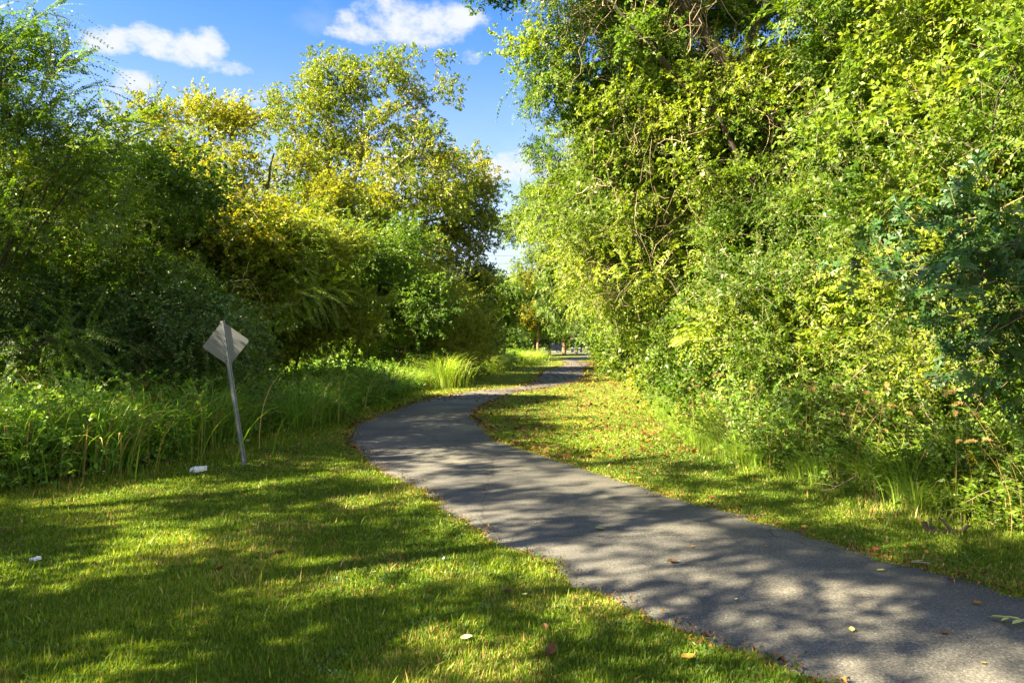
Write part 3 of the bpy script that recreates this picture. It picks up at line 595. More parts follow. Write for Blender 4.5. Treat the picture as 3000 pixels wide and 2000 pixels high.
plant('tall_open_tree', 'tall tree with open airy crown and pale forking limbs against the sky', 'tree', (-10.0, 36),
      [St((-10.0,36,0,.34),(-9.95,36,4,.30),Q36(950,640,.27),Q36(961,485,.20),Q36(969,400,.13,.4),Q36(950,300,.08,.6),Q36(930,200,.04,.6)),
       St(Q36(952,660,.2),Q36(1003,627,.20,-.3),Q36(1019,568,.17,-.4),Q36(1053,468,.14,-.6),Q36(1061,400,.12,-.6),Q36(1112,351,.09,-.7),Q36(1204,292,.06,-.8),Q36(1237,250,.035,-.8)),
       St(Q36(1003,627,.15,-.4),Q36(1095,543,.12,-1.2),Q36(1170,480,.08,-1.4),Q36(1215,440,.04,-1.4)), St(Q36(944,472,.10),Q36(1053,422,.07,-1.2),Q36(1105,395,.04,-1.5)),
       St(Q36(958,520,.10),Q36(880,420,.07,.8),Q36(830,330,.04,1)), St(Q36(1055,450,.07,-.5),Q36(1060,320,.05),Q36(1085,200,.025)), St(Q36(955,560,.1),Q36(860,520,.06,-1),Q36(800,470,.03,-1.2))],
      [(*P(960,230,36),1.5,1.8,1.1),(*P(1080,230,35.5),1.2,1.6,1.0),(*P(1200,220,35.2),1.1,1.2,1.1),(*P(1290,260,35),.8,.9,.7),(*P(860,290,36.5),1.5,1.6,1.2),(*P(800,370,36.5),1.0,1.4,1.3),(*P(960,370,36),2.2,2,1.6),(*P(1110,420,35.5),1.6,1.8,1.3),
       (*P(1220,340,35),.8,.9,.6),(*P(1240,430,35),1.2,1.2,1.1),(*P(880,510,36),2.0,2,1.4),(*P(1150,560,35),2.3,2,1.3),(*P(1330,560,35),1.5,1.4,1.3),(*P(1010,620,35),2.4,1.8,1.3),(*P(830,620,36),1.8,1.8,1.7)],
      'olive', 'tuft', 520, 20, .36, 1.5, bark='bark_pale', pref=.5, pvar=.25, tip=.014, inner=.3, shell=.3, wob=.10, per=2)
def Q42(u, v, r, dy=0.0): p = P(u, v, 41 + dy); return (*p, r)
plant('spreading_tree', 'lower spreading tree with pale bare limbs right of the tall open tree', 'tree', (-8.0, 41),
      [St((-8.0,41,0,.3),(-7.9,41,4,.25),Q42(1103,702,.22),Q42(1128,602,.16),Q42(1187,468,.10,.5),Q42(1210,400,.05,.5)), St(Q42(1110,690,.14),Q42(1190,660,.11,-1),Q42(1290,640,.07,-1.5),Q42(1380,600,.04,-1.5)),
       St(Q42(1120,640,.12),Q42(1200,580,.09,-1),Q42(1300,530,.06,-1),Q42(1390,480,.03,-1)), St(Q42(1105,710,.12),Q42(1200,720,.09,-1.5),Q42(1330,740,.06,-2),Q42(1430,700,.03,-2))],
      [(*P(1230,470,41),1.7,1.6,1.4),(*P(1350,520,40.5),1.5,1.4,1.3),(*P(1420,600,40),1.0,1.3,1.2),(*P(1300,620,40),2.2,1.8,1.5),(*P(1180,640,40),2.4,2,1.7),(*P(1400,700,40),1.5,1.5,1.2),(*P(1250,750,39.5),2.6,1.8,1.7),(*P(1080,760,41),2.2,2,2),(*P(1290,880,40),3,1.8,2.3)],
      'yellow_green', 'tuft', 400, 24, .36, 1.6, bark='bark_pale', pref=.42, pvar=.22, tip=.014, inner=.25, shell=.25, wob=.1, per=2)
plant('dark_shrub', 'dark green shrub mass left of the dry vine mound', 'shrub', (-5.4, 24.8), None,
      [(-5.2,24.6,3.6,1.9,1.7,2.0),(-4.1,24.6,2.2,1.5,1.4,1.7),(-6.8,24.8,3.0,2.0,1.7,2.6),(-5,24.2,1.1,2.2,1.3,1.1)], 'mid_green', 'broad', 230, 50, .5, 1.6, pref=.3, pvar=.22, persp=1.1, zmin=.9)
plant('vine_covered_mound', 'brownish mound of dry vines over a shrub beside the path bend', 'shrub', (-4.4, 31), None,
      [(-3.6,30.8,3.4,1.6,1.6,1.7),(-4.6,31,4.4,1.5,1.5,1.5),(-2.9,30.8,2.0,1.3,1.3,1.7),(-4.5,30.4,1.6,1.7,1.3,1.6)], 'olive', 'fine', 230, 34, .5, 1.9, pref=.7, vines=420, face=(.4,-1,.3))
plant('rounded_tree', 'mid-green rounded tree beyond the dry vine mound', 'tree', (-4.6, 43),
      [St((-4.6,43,0,.2),(-4.6,43,3,.14),(-4.4,43,5,.08))], [(-4.0,42.6,4.6,2.1,2,2.2),(-3.2,42.8,3.0,1.8,1.8,2.2),(-5.6,42.8,3.5,2,1.8,2.4),(-4.4,42.5,1.5,2.4,1.6,1.5)], 'lit_green', 'broad', 240, 44, .5, 2.0, pref=.3)
for i, (x, y, s_, lf, lb) in enumerate([(-22,34,1.0,'mid_green','green tree in the far left background behind the dark thicket'), (-28,48,1.3,'olive','olive tree far behind the yellow-leaved tree'), (-17,45,1.15,'lit_green','green tree seen between the yellow tree and the dark thicket'),
                                      (-14,58,1.2,'mid_green','far green tree behind the tall open tree'), (-2.5,66,1.0,'lit_green','far green tree left of the white house'), (-38,60,1.6,'mid_green','most distant dark tree at the left picture edge'),
                                      (-30,28,.9,'gold','sunlit yellow tree glimpsed through the left thicket')]):
    plant('background_tree', lb, 'tree', (x, y), [St((x,y,0,.25*s_),(x,y,3*s_,.18*s_),(x+.3,y,5*s_,.1*s_))],
          [(x,y,5.6*s_,2.6*s_,2.4*s_,2.2*s_),(x-1.8*s_,y,3.8*s_,2*s_,2*s_,1.9*s_),(x+1.8*s_,y,3.9*s_,2.1*s_,2*s_,2*s_),(x,y-.6*s_,2*s_,3*s_,1.8*s_,1.8*s_)], lf, 'broad', 130, 42, .75*s_, 3.0, pref=.4, inner=.25)

# ---------------------------------------------------------------- trees and thickets, right
FL = (-1, -.75, .15)
def SP(*p):
    a = np.array(p, float); a[:, 0] *= .93; a[:, 2] = np.where(a[:, 2] > 0, 1.65 + (a[:, 2] - 1.65) * .93, 0); a[:, 3] *= .85; return a
plant('leaning_tree', 'tall tree with thick dark leaning trunk overhanging the path at upper right', 'tree', (7.0, 14.2),
      [SP((7.0,13.2,0,.30),(6.9,13.2,2.5,.27),(6.5,13.0,4.3,.24),(6.0,13.0,5.3,.22),(5.0,12.9,6.6,.19),(3.6,12.8,8.3,.15),(2.4,12.6,9.6,.10),(1.2,12.4,10.6,.05)), SP((5.6,13.0,5.9,.07),(4.0,12.6,6.3,.05),(2.9,12.4,7.2,.06),(2.0,12.3,8.2,.03)),
       SP((6.7,13.0,4.0,.14),(5.2,12.6,4.3,.1),(4.4,12.5,5.4,.07),(3.8,12.4,6.6,.04)), SP((6.4,13.0,4.6,.14),(7.0,12.6,7,.1),(7.5,12.4,9.5,.05)), SP((4.6,12.9,7.2,.1),(5.0,12.2,8.6,.06),(4.6,12.0,10,.03))],
      [(1.5,13.6,9.3,1.8,1.9,1.7),(.9,13.4,8.0,1.0,1.2,1.1),(2.4,13.8,7.3,1.5,1.4,1.1),(3.6,14.6,10,2.4,2.0,1.8),(4.4,15.4,7.6,2.2,1.4,1.7),(6.3,13.8,10,2.4,2.2,2.2),(8.6,13.4,9.6,2.4,2.2,2.4),(4.7,15.2,6.6,1.7,1.0,1.5),(5.9,15,7.9,1.6,1.0,1.4)],
      'mid_green', ('broad','broad','small'), 480, 54, .34, 1.2, bark='bark', pref=.55, pvar=.25, vines=900, tip=.007, vlobes=[(2.6,13.6,8.9,1.8,1.6,1.4),(4.2,14,8.6,2.1,1.6,2.0)])
plant('vine_curtain', 'sunlit curtain of leaves and vines hanging below the leaning trunk', 'vine', (4.6, 13.6), [St((4.6,13.6,0,.05),(4.7,13.7,3,.04),(4.4,13.5,5.4,.02)), St((4.9,13.6,2.6,.03),(3.6,13.3,4.4,.02),(2.9,13.3,5.4,.01))],
      [(3.2,13.4,5.0,1.3,.8,1.2),(4.5,13.2,5.9,1.2,.7,.9),(2.6,13.6,6.0,.8,.7,.7),(4.6,13.3,4.3,1.1,.8,1.0)], 'lit_green', ('broad','small'), 200, 46, .3, 1.1, pref=.5, pvar=.25, vines=260, zmin=2.5)
plant('vine_draped_tree', 'tree smothered in tan dry vines below the leaning trunk', 'tree', (5.9, 18),
      [St((5.9,18,0,.2),(5.4,17.8,3,.15),(4.6,17.5,5.2,.09),(4.2,17.5,6.8,.04)), St((5.5,17.9,2.6,.11),(3.6,17.2,4.4,.07),(2.6,17,6.2,.03))],
      [(4.4,17.6,6.6,2.2,2,1.9),(2.9,17.4,5.2,1.35,1.6,1.6),(4.1,17.0,4.0,2.2,1.8,1.9),(6.2,17,6.4,2.5,2,2.2),(4.8,16.6,2.0,1.9,1.7,1.8),(6.6,16.4,3.6,2.4,2,2.4)],
      'lit_green', ('small','broad'), 480, 54, .36, 1.3, pref=.5, pvar=.25, vines=1000, dead=5, face=FL, vlobes=[(3.9,17.4,6.0,2.2,1.6,1.9),(4.0,17.0,3.9,2.1,1.6,1.5)], tvar=.22)
plant('honeysuckle_thicket', 'bright small-leaved thicket covering the right side beside the path', 'shrub', (7.2, 10.6), None,
      [(7.0,10.2,3.4,2.2,2.6,2.6),(7.6,10.6,6.4,2.6,2.6,2.3),(6.1,12.3,2.2,2.2,2.0,2.0),(6.6,12.6,4.6,2.0,2.0,2.0),(5.7,10.6,1.5,1.7,1.7,1.5),(8.8,9.5,8.4,3,2.6,2.2)],
      'lit_green', ('small','small','broad','pinnate'), 760, 62, .32, 1.28, pref=.38, pvar=.30, vines=130, face=FL, tvar=.22)
plant('near_thicket', 'tall sunlit thicket of bright leaves at the right picture edge', 'shrub', (7.4, 7.0), None,
      [(7.0,7.6,3.6,1.8,2.0,2.2),(7.6,7.2,6.3,2.2,2.2,2.1),(5.9,7.9,1.6,1.5,1.5,1.6),(6.9,6.0,2.0,1.7,1.7,2.2),(7.8,5.5,4.6,2,2,2.2)],
      'lit_green', ('broad','small','broad','big'), 520, 56, .30, 1.02, pref=.55, pvar=.24, vines=70, face=FL, tvar=.22)
plant('pinnate_leaved_sapling', 'sapling with long drooping compound leaves above the right lawn edge', 'tree', (4.9, 14.3), None,
      [(4.0,14.0,3.9,1.5,1.3,1.0),(3.5,14.4,2.7,1.1,1.1,1.0),(4.9,13.2,3.0,1.3,1.2,1.2),(4.5,13.8,1.7,1.4,1.3,1.2)], 'lit_green', 'pinnate', 80, 16, .4, 1.0, pref=.7, pvar=.2, face=FL, down=.25)
plant('hanging_branch_tree', 'tree with yellow-green hanging branches over the path at mid distance', 'tree', (6.0, 24),
      [St((6.0,24,0,.26),(5.7,24,3.5,.2),(4.9,24,6.5,.13),(3.9,24,9,.05)), St((5.8,24,3,.13),(4,23.6,5.2,.08),(2.4,23.4,6.6,.03)), St((5.4,24,4.6,.12),(6.4,23.6,8,.05))],
      [(3.6,24,8.4,2.3,2.2,1.6),(2.6,23.8,6.6,1.7,1.8,1.5),(4.4,23.2,6.0,2.2,2,1.8),(2.8,23.6,4.9,1.2,1.5,1.2),(4.4,23,3.9,1.7,1.8,1.7),(5.6,22.6,2.2,1.8,1.8,2.0),(6,23,8,2.3,2.3,2.3)],
      'lit_green', ('pinnate','pinnate','broad'), 460, 15, .42, 1.25, pref=.45, pvar=.25, face=FL, vines=160, down=.45, tvar=.4)
plant('dense_roadside_tree', 'dense dark-based green tree on the right side beyond the overhang', 'tree', (7.4, 32),
      [St((7.4,32,0,.25),(7,32,4,.18),(6,32,8,.06)), St((7.1,32,3.4,.12),(5.2,31.4,6.2,.05))],
      [(5.6,32,8.2,2.7,2.4,2.2),(4.6,31.6,5.9,2.3,2.2,1.8),(5.8,31,3.9,2.3,2.1,2.1),(6.9,30.6,2.0,2.1,2.1,1.9),(7.4,31,6,2.5,2.5,2.5)], 'mid_green', 'broad', 360, 46, .52, 1.7, pref=.5, pvar=.25, face=FL)
plant('overhanging_tree', 'bright yellow-green tree arching over the path at the centre', 'tree', (8.6, 41),
      [St((8.6,41,0,.3),(8,41,4,.24),(6,41,8,.14),(3.6,41,10.2,.05)), St((7.6,41,4.8,.15),(4.8,40.6,6.6,.09),(2.2,40.4,7.4,.04))],
      [(3.2,41,10.0,2.4,2.2,1.6),(1.9,40.8,8.0,2.3,2.2,1.7),(1.5,40.6,6.0,1.8,2,1.5),(3.6,40.6,6.9,2.4,2.2,1.9),(3.6,40.2,4.6,1.7,1.8,1.3),(5.8,40.4,7.6,2.6,2.4,2.6),(6.6,40.4,4.4,2.3,2.1,2.2),(8.2,40,2.2,2.1,2,2.1)],
      'lit_green', ('pinnate','broad'), 440, 14, .5, 1.9, pref=.40, pvar=.22, face=(-.6,-1,0), down=.45, tvar=.4, persp=1.25)
for nm, lb, x, y, z, r, lf in [('right_background_tree','tall green tree rising behind the honeysuckle thicket',12,17,9,3.6,'lit_green'),('b','green tree filling the gap behind the leaning trunk',9.0,20,8.0,3.4,'lit_green'),
                               ('c','tree behind the near thicket at the right picture edge',13,10,7,3.6,'yellow_green'),('d','far tree behind the dense roadside tree',12,46,6,4,'lit_green'),('e','distant right-hand tree beyond the overhanging tree',13,62,5,4,'mid_green'),
                               ('f','low shrub on the right verge where the path narrows',9.6,52,1.9,2.2,'yellow_green'),('g','distant shrub beside the far right end of the path',11.6,72,2.4,2.8,'lit_green')]:
    plant('background_tree' if z > 4 else 'verge_shrub', lb, 'tree' if z > 4 else 'shrub', (x, y), [St((x,y,0,.2),(x,y,z*.5,.14),(x,y,z,.06))],
          [(x,y,z,r,r,r*.9),(x-.8,y-.8,max(z-r*.9,1.2),r,r,r*.9),(x-.3,y-.5,max(z-r*1.7,1),r,r,r*.9)] if z > 4 else [(x,y,z*.6,r,r*.9,z*.7),(x-.6,y-1,z*.4,r*.8,r*.8,z*.5)], lf, 'broad', 200 if z > 4 else 70, 46, .6, 1.9 if y < 30 else 2.6, pref=.45, face=FL, inner=.3)

plant('compound_leaf_shrub', 'bright shrub with broad compound leaves in the lower middle of the right thicket', 'shrub', (4.9, 11.4), None,
      [(4.6,11.3,2.5,.9,.8,.6),(4.1,11.2,1.7,.8,.7,.6),(5.6,10.6,2.3,.8,.7,.6)], 'lit_green', ('pinnate','big'), 66, 12, .3, 1.0, pref=.75, pvar=.15, face=FL, down=.15)
# shaded oak sapling reaching in at the right frame edge
plant('shaded_oak_branch', 'blue-green shaded oak sapling with large lobed leaves at the right picture edge', 'tree', (5.1, 5.3),
      [St((5.1,5.3,0,.05),(4.9,5.35,1.3,.04),(4.6,5.4,2.4,.025),(4.3,5.4,3.2,.01)), St((4.75,5.35,1.9,.025),(4.1,5.3,2.3,.015),(3.5,5.2,2.35,.006))],
      [(4.1,5.4,2.75,.6,.4,.36),(3.75,5.4,2.15,.38,.3,.25),(4.2,5.3,2.05,.42,.35,.42)], 'dark_green', ('oak','oak','big'), 52, 8, .18, 1.05, zmin=1.5, pref=.35, pvar=.25, tip=.003, per=4)

# trees standing left of and behind the photographer's spot: they cast the dappled shade
for x, y, hh, r, lb, nc in [(-11.5, -3.5, 7.0, 2.6, 'shade tree left of the camera, behind the lawn', 96), (-10.2, .8, 5.6, 2.2, 'shade tree at the left edge of the near lawn', 66),
                        (-13.6, 4.6, 8.6, 2.8, 'tall shade tree behind the arching shrub', 54), (-15.4, 7.4, 10.4, 2.6, 'tall shade tree behind the dark thicket', 60), (-9.8, -1.6, 9.6, 2.6, 'shade tree beside the camera with its crown high over the lawn', 72),
                        (-8.4, 1.4, 10.2, 2.3, 'slim tall shade tree just outside the near lawn', 56), (-15.5, 1.2, 12.6, 2.8, 'very tall shade tree far left of the path', 70)]:
    plant('shade_tree', lb, 'tree', (x, y), [St((x,y,0,.22),(x+.1,y,hh*.4,.16),(x,y,hh*.8,.07))],
          [(x,y,hh,r,r,r*.8),(x+1.4,y+1,hh-2,r*.9,r,r*.7),(x-.8,y-1.4,hh-2.4,r,r,r*.8),(x+1.2,y-.6,hh-4,r*.8,r*.9,r*.6)], 'mid_green', 'broad', int(nc * .98), 34, .19, 1.5, pref=.4, inner=.4, per=2)
plant('overhead_shade_tree', 'tree leaning over from behind the camera on the left', 'tree', (-6.5, -2.5), [St((-6.5,-2.5,0,.2),(-5.6,-1.6,4,.15),(-3.4,.6,7.4,.06))], [(-2.7,1.7,7.9,1.0,1.0,.8),(-4.4,.2,7.6,1.0,1.0,.8)], 'mid_green', 'broad', 44, 40, .4, 1.7, pref=.4, inner=.3)

# ---------------------------------------------------------------- small meshes helper
def bm_obj(name, parts, parent=None, smooth=False):
    """parts: list of (V, faces, material)"""
    V, F, MI, mats = [], [], [], []
    for v, f, m in parts:
        o = len(V); V += [tuple(x) for x in v]; F += [tuple(i + o for i in q) for q in f]
        if m not in mats: mats.append(m)
        MI += [mats.index(m)] * len(f)
    me = bpy.data.meshes.new(name); me.from_pydata(V, [], F)
    for m in mats: me.materials.append(m)
    me.polygons.foreach_set('material_index', MI)
    if smooth: me.polygons.foreach_set('use_smooth', [True] * len(F))
    me.update(); return link(name, me, parent)
def box(x0, x1, y0, y1, z0, z1):
    return [(x0,y0,z0),(x1,y0,z0),(x1,y1,z0),(x0,y1,z0),(x0,y0,z1),(x1,y0,z1),(x1,y1,z1),(x0,y1,z1)], [(0,3,2,1),(4,5,6,7),(0,1,5,4),(1,2,6,5),(2,3,7,6),(3,0,4,7)]
def bevel(o, w=.004, seg=2):
    b = o.modifiers.new('bevel', 'BEVEL'); b.width = w; b.segments = seg; b.limit_method = 'ANGLE'; return o
def simple(name, col, rough=.5, metal=0.0, spec=.5):
    m, n, l = mat(name); p = n.new('ShaderNodeBsdfPrincipled'); p.inputs['Base Color'].default_value = (*col, 1); p.inputs['Roughness'].default_value = rough
    p.inputs['Metallic'].default_value = metal; p.inputs['Specular IOR Level'].default_value = spec
    o = n.new('ShaderNodeOutputMaterial'); l.new(p.outputs[0], o.inputs[0]); return m

# ---------------------------------------------------------------- road sign seen from behind
M['galv'] = noise_mat('galvanised_steel', [(.13,.15,.18),(.19,.21,.24),(.26,.27,.29)], scale=22, rough=.42, bump=.1, metal=.35, bdist=.002)
M['alu'] = noise_mat('dull_aluminium', [(.105,.115,.125),(.14,.15,.16),(.19,.20,.21)], scale=5, rough=.45, bump=.05, metal=.3, bdist=.002)
M['hole'] = simple('dark_hole', (.015,.015,.017), .9)
M['rust'] = simple('rusty_bolt', (.10,.05,.03), .7, .4)
M['yellow'] = simple('yellow_sign_sheeting', (.75,.50,.02), .35)
SX, SY = -3.57, 9.12
sg = empty('road_sign', (SX, SY, 0), 'back of a small grey diamond road sign on a leaning perforated steel post', 'road sign')
sg.rotation_euler = (0, radians(-8.2), radians(12))
H = 1.97
# hat-profile post: two flanges and a channel, extruded; local -Y faces the camera
prof = [(-.030,0.0),(-.016,0.0),(-.011,.020),(.011,.020),(.016,0.0),(.030,0.0)]
th = .0028; V = []
for z in (-.3, H):
    V += [(x, -y, z) for x, y in prof] + [(x, -y + th, z) for x, y in prof]
F = []
for i in range(5): F += [(i, i+1, 13+i, 12+i), (6+i+1, 6+i, 18+i, 19+i), (12+i, 13+i, 19+i, 18+i)]
F += [(0, 12, 18, 6), (5, 11, 23, 17)]
bm_obj('post', [(V, F, M['galv'])], sg)
hv = []
def disc(x, y, z, r, n=8): return [(x + r * cos(2*pi*k/n), y, z + r * sin(2*pi*k/n)) for k in range(n)], [tuple(range(n))]
for k in range(int(H / .0254) - 2):
    z = .03 + k * .0254
    hv.append((*disc(-.023, -.0016, z, .0048), M['hole']))
bm_obj('perforation', hv, sg)
# plate, rounded diamond
c = .30; rr = .035; out = []
for q in range(4):
    a0 = q * pi / 2; cx_, cz_ = (c - rr * 1.414) * cos(a0), (c - rr * 1.414) * sin(a0)
    for k in range(7):
        a = a0 - pi/4 + k * pi/12; out.append((cx_ + rr * cos(a), cz_ + rr * sin(a)))
n = len(out); zc = 1.665
V = [(x, .004, zc + z) for x, z in out] + [(x, .0065, zc + z) for x, z in out]
F = [tuple(range(n))[::-1], tuple(range(n, 2*n))] + [(i, (i+1) % n, n + (i+1) % n, n + i) for i in range(n)]
pl = bm_obj('sign_plate', [(V, F, M['alu'])], sg)
bm_obj('reflective_face', [([(x*.985, .0072, zc + z*.985) for x, z in out], [tuple(range(n))], M['yellow'])], sg)
for z in (H - .035, zc - .235):
    v, q = tubes([(np.array([[-.023, -.012, z], [-.023, .0, z]]), np.array([.013, .013]))], 6); v2, f2 = disc(-.023, -.0121, z, .013, 6)
    bm_obj('bolt', [(v, q.tolist(), M['rust']), (v2, f2, M['rust'])], sg)

# ---------------------------------------------------------------- litter
M['paper'] = noise_mat('white_foam', [(.62,.66,.72),(.74,.76,.80),(.82,.83,.84)], scale=8, rough=.6, bump=.3)
def crumple(name, L, W, Hh, seed, m, label, cat, loc, rz, nx=14, ny=8):
    r = np.random.default_rng(seed); V = []; F = []
    for i in range(nx):
        for j in range(ny):
            s, t = i / (nx - 1), j / (ny - 1); e = min(1, 3.2 * min(s + .18, 1 - s + .25)); ww = W * (.55 + .45 * sin(pi * min(1, s + .12)) )
            z = Hh * (sin(pi * t) ** .4) * e + r.normal(0, .0022) + (.006 if (i % 4 == 0) else 0)
            V.append((L * (s - .5) + r.normal(0, .0015), ww * (t - .5), z))
    for i in range(nx - 1):
        for j in range(ny - 1): a = i * ny + j; F.append((a, a + ny, a + ny + 1, a + 1))
    o = bm_obj(name, [(V, F, m)]); sm = o.modifiers.new('thick', 'SOLIDIFY'); sm.thickness = .002
    o.location = loc; o.rotation_euler = (radians(22), radians(-6), rz); return tag(o, label, cat)
g = G(583, 1388); crumple('foam_container', .21, .12, .045, 3, M['paper'], 'crushed white foam container lying in the grass left of the sign post', 'litter', (g[0], g[1], .05), .18)
g = G(105, 1652); crumple('paper_scrap', .075, .05, .02, 5, M['paper'], 'small whitish paper scrap in the near left lawn', 'litter', (g[0], g[1], .035), .4, 7, 5)
g = G(1299, 1650); crumple('paper_scrap', .03, .02, .008, 6, M['paper'], 'tiny white paper scrap in the lawn left of the path edge', 'litter', (g[0], g[1], .035), 1.0, 6, 5)

# ---------------------------------------------------------------- fallen leaves
def leaf_mesh(name, l, wd, m, tint, curl=.4, lobes=0, seed=0):
    r = np.random.default_rng(seed); nx, ny = 10, 5; V, F, Tn = [], [], []
    for i in range(nx):
        s = i / (nx - 1); ww = wd * (sin(pi * s ** .85) ** .8 + .02) * (1 + (lobes and .28 * sin(s * 3 * 2 * pi)))
        for j in range(ny):
            t = (j / (ny - 1) - .5) * 2; V.append(((s - .5) * l, t * ww, .012 + curl * l * (.45 * (s - .45) ** 2 * 2 + .55 * abs(t) ** 1.5 * ww / wd * .5) + r.normal(0, .0012)))
    for i in range(nx - 1):
        for j in range(ny - 1): a = i * ny + j; F.append((a, a + ny, a + ny + 1, a + 1)); Tn.append(np.clip(tint + r.normal(0, .1), 0, 1))
    V += [(-.5*l-.02, .001, .006), (-.5*l-.02, -.001, .006), (-.5*l+.01, -.001, .014), (-.5*l+.01, .001, .014)]; k = len(V); F.append((k-4, k-3, k-2, k-1)); Tn.append(.1)
    return quadmesh(name, V, F, m, tint=Tn, smooth=True)
M['green_leaf'] = leaf_mat('fallen_green_leaf', [(.10,.16,.03),(.2,.27,.05),(.35,.40,.12),(.5,.5,.25)], trans=.2)
LV = {'brown': [leaf_mesh('fallen_leaf', .095, .030, M['dead_leaf'], .35, .7, k % 2, 10 + k) for k in range(3)], 'orange': [leaf_mesh('fallen_leaf', .085, .028, M['fall_leaf'], .6, .5, k % 2, 20 + k) for k in range(2)],
      'yellow': [leaf_mesh('fallen_leaf', .08, .024, M['fall_leaf'], .95, .35, 0, 30 + k) for k in range(2)], 'green': [leaf_mesh('fallen_leaf', .11, .028, M['green_leaf'], .75, .3, 0, 40)],
      'pale': [leaf_mesh('fallen_leaf', .10, .026, M['green_leaf'], 1.0, .45, 0, 50)], 'red': [leaf_mesh('fallen_leaf', .08, .028, simple('red_leaf', (.42,.07,.05), .6), .5, .4, 0, 60)]}
def put_leaf(u, v, kind, label, s=1.0, rz=None, z=None, group=None, xy=None):
    g = G(u, v) if xy is None else xy; o = link('fallen_leaf', LV[kind][rng.integers(len(LV[kind]))])
    on = in_path(np.array([g[0]]), np.array([g[1]]))[0]
    o.location = (g[0], g[1], (.020 if on else .045) if z is None else z); o.rotation_euler = (rng.normal(0, .12 if on else .4), rng.normal(0, .12 if on else .4), rng.random() * 6.28 if rz is None else rz)
    s *= .62; o.scale = (s, s, s); return tag(o, label, 'leaf', group)
for u, v, k, s, rz, lb in [(1758,1558,'green',1.5,.2,'large fresh green leaf lying on the shaded middle of the path'), (1969,1656,'brown',1.3,.1,'curled dry brown leaf on the path right of the sunny patch'),
    (2029,1609,'orange',.75,.6,'small orange-brown leaf on the path above the curled dry leaf'), (2246,1607,'yellow',.5,.2,'tiny yellow leaf on the far side of the near path'),
    (2496,1857,'pale',.95,1.2,'pale folded leaf lying alone on the near path'), (2769,1869,'brown',.8,.1,'narrow brown leaf on the near path right of the pale leaf'),
    (2865,1779,'orange',1.1,0,'long rust-coloured leaf on the path near the right frame edge'), (2881,1955,'yellow',.7,.3,'small tan leaf on the path at the lower right corner'),
    (2581,1680,'green',.9,.1,'dark green leaf on the path by its right edge'), (2157,1765,'pale',.55,.5,'tiny grey-green leaf crumb in the middle of the near path'), (1567,1538,'orange',.6,.4,'small orange leaf on the sunlit path stripe'),
    (1240,1413,'brown',.9,.2,'dark leaf beside the left path edge'), (2565,1627,'red',1.0,-.2,'bright red leaf at the right edge of the path'), (2313,1470,'red',.8,.5,'magenta-red leaf in the right lawn'),
    (1896,1853,'orange',1.2,.3,'orange-brown leaf at the lower left path edge'), (1617,1932,'brown',1.5,.9,'big brown leaf in the lawn at the bottom centre'), (2065,1893,'brown',1.3,1.0,'rusty leaf on the lower left path edge'),
    (820,1640,'brown',1.3,.2,'crumpled brown leaf in the middle of the left lawn'), (645,1688,'brown',1.1,.4,'brown leaf in the left lawn below the crumpled one'), (2015,1955,'yellow',1.6,.4,'large yellowish leaf in the grass at the bottom'),
    (1538,1765,'pale',1.0,1.9,'pale leaf standing in the lawn left of the path'), (1365,1895,'pale',1.1,.3,'whitish narrow leaf in the bottom lawn'), (1490,1755,'brown',1.2,.6,'dark maroon leaf in the lawn beside the pale leaf'),
    (1255,1755,'orange',.9,1.1,'reddish leaf in the lawn left of the maroon leaf'), (1870,1412,'green',1.3,.5,'green and yellow leaf on the right path edge'), (2170,1500,'brown',1.0,.1,'brown curled leaf by the stick on the right path edge'),
    (2690,1665,'pale',1.1,-.4,'bleached leaf at the right path margin'), (2960,1625,'orange',1.2,.2,'orange leaf in the lawn at the right frame edge')]:
    put_leaf(u, v, k, lb, s, rz)
# litter of dead leaves on the right lawn and along the edges: nearest ones one by one
kinds = ['brown', 'brown', 'brown', 'orange', 'yellow', 'red']
n_ind = 0
while n_ind < 150:
    y = 5.0 * (17.5 / 5.0) ** rng.random(); x = rng.uniform(xR(y) + .02, xRB(y) + .2)
    if y < 9 and rng.random() < .5: continue
    put_leaf(0, 0, kinds[rng.integers(6) if y < 9 else rng.integers(4)], 'dry fallen leaf on the lawn between the path and the right thicket', rng.uniform(.55, 1.15), xy=(x, y), z=.04, group='fallen leaves on the right lawn'); n_ind += 1
for k in range(40):
    y = 3.6 * (16 / 3.6) ** rng.random(); sd_ = rng.random() < .5; x = (xL(y) - abs(rng.normal(0, .10))) if sd_ else (xR(y) + abs(rng.normal(0, .10)))
    put_leaf(0, 0, kinds[rng.integers(5)], 'small dead leaf caught along the path edge', rng.uniform(.4, .9), xy=(x + rag(np.array([y]), 1 if sd_ else 5)[0], y), z=.03, group='dead leaves along the path edges')
for k in range(26):
    y = 3.8 * (10 / 3.8) ** rng.random(); x = rng.uniform(max(-.72 * y, xLB(y) + .3), xL(y) - .2)
    put_leaf(0, 0, kinds[rng.integers(4)], 'scattered brown leaf on the left lawn', rng.uniform(.5, .9), xy=(x, y), z=.04, group='brown leaves on the left lawn')
n = 5000; Y = 9.5 * (62 / 9.5) ** (rng.random(n) ** .8); X = xR(Y) + (xRB(Y) + .4 - xR(Y)) * rng.random(n)
e = rng.random(n) < .25; X[e] = np.where(rng.random(e.sum()) < .5, xL(Y[e]) - np.abs(rng.normal(0, .16, e.sum())), xR(Y[e]) + np.abs(rng.normal(0, .16, e.sum())))
f = (rng.random(n) < .16) & (Y > 19); X[f] = xL(Y[f]) + (xR(Y[f]) - xL(Y[f])) * rng.random(f.sum())
ne = 2600; Ye = 3.2 * (22 / 3.2) ** rng.random(ne); le = rng.random(ne) < .5; Xe = np.where(le, xL(Ye) + rag(Ye, 1) - rng.normal(.03, .07, ne), xR(Ye) + rag(Ye, 5) + rng.normal(.03, .07, ne))
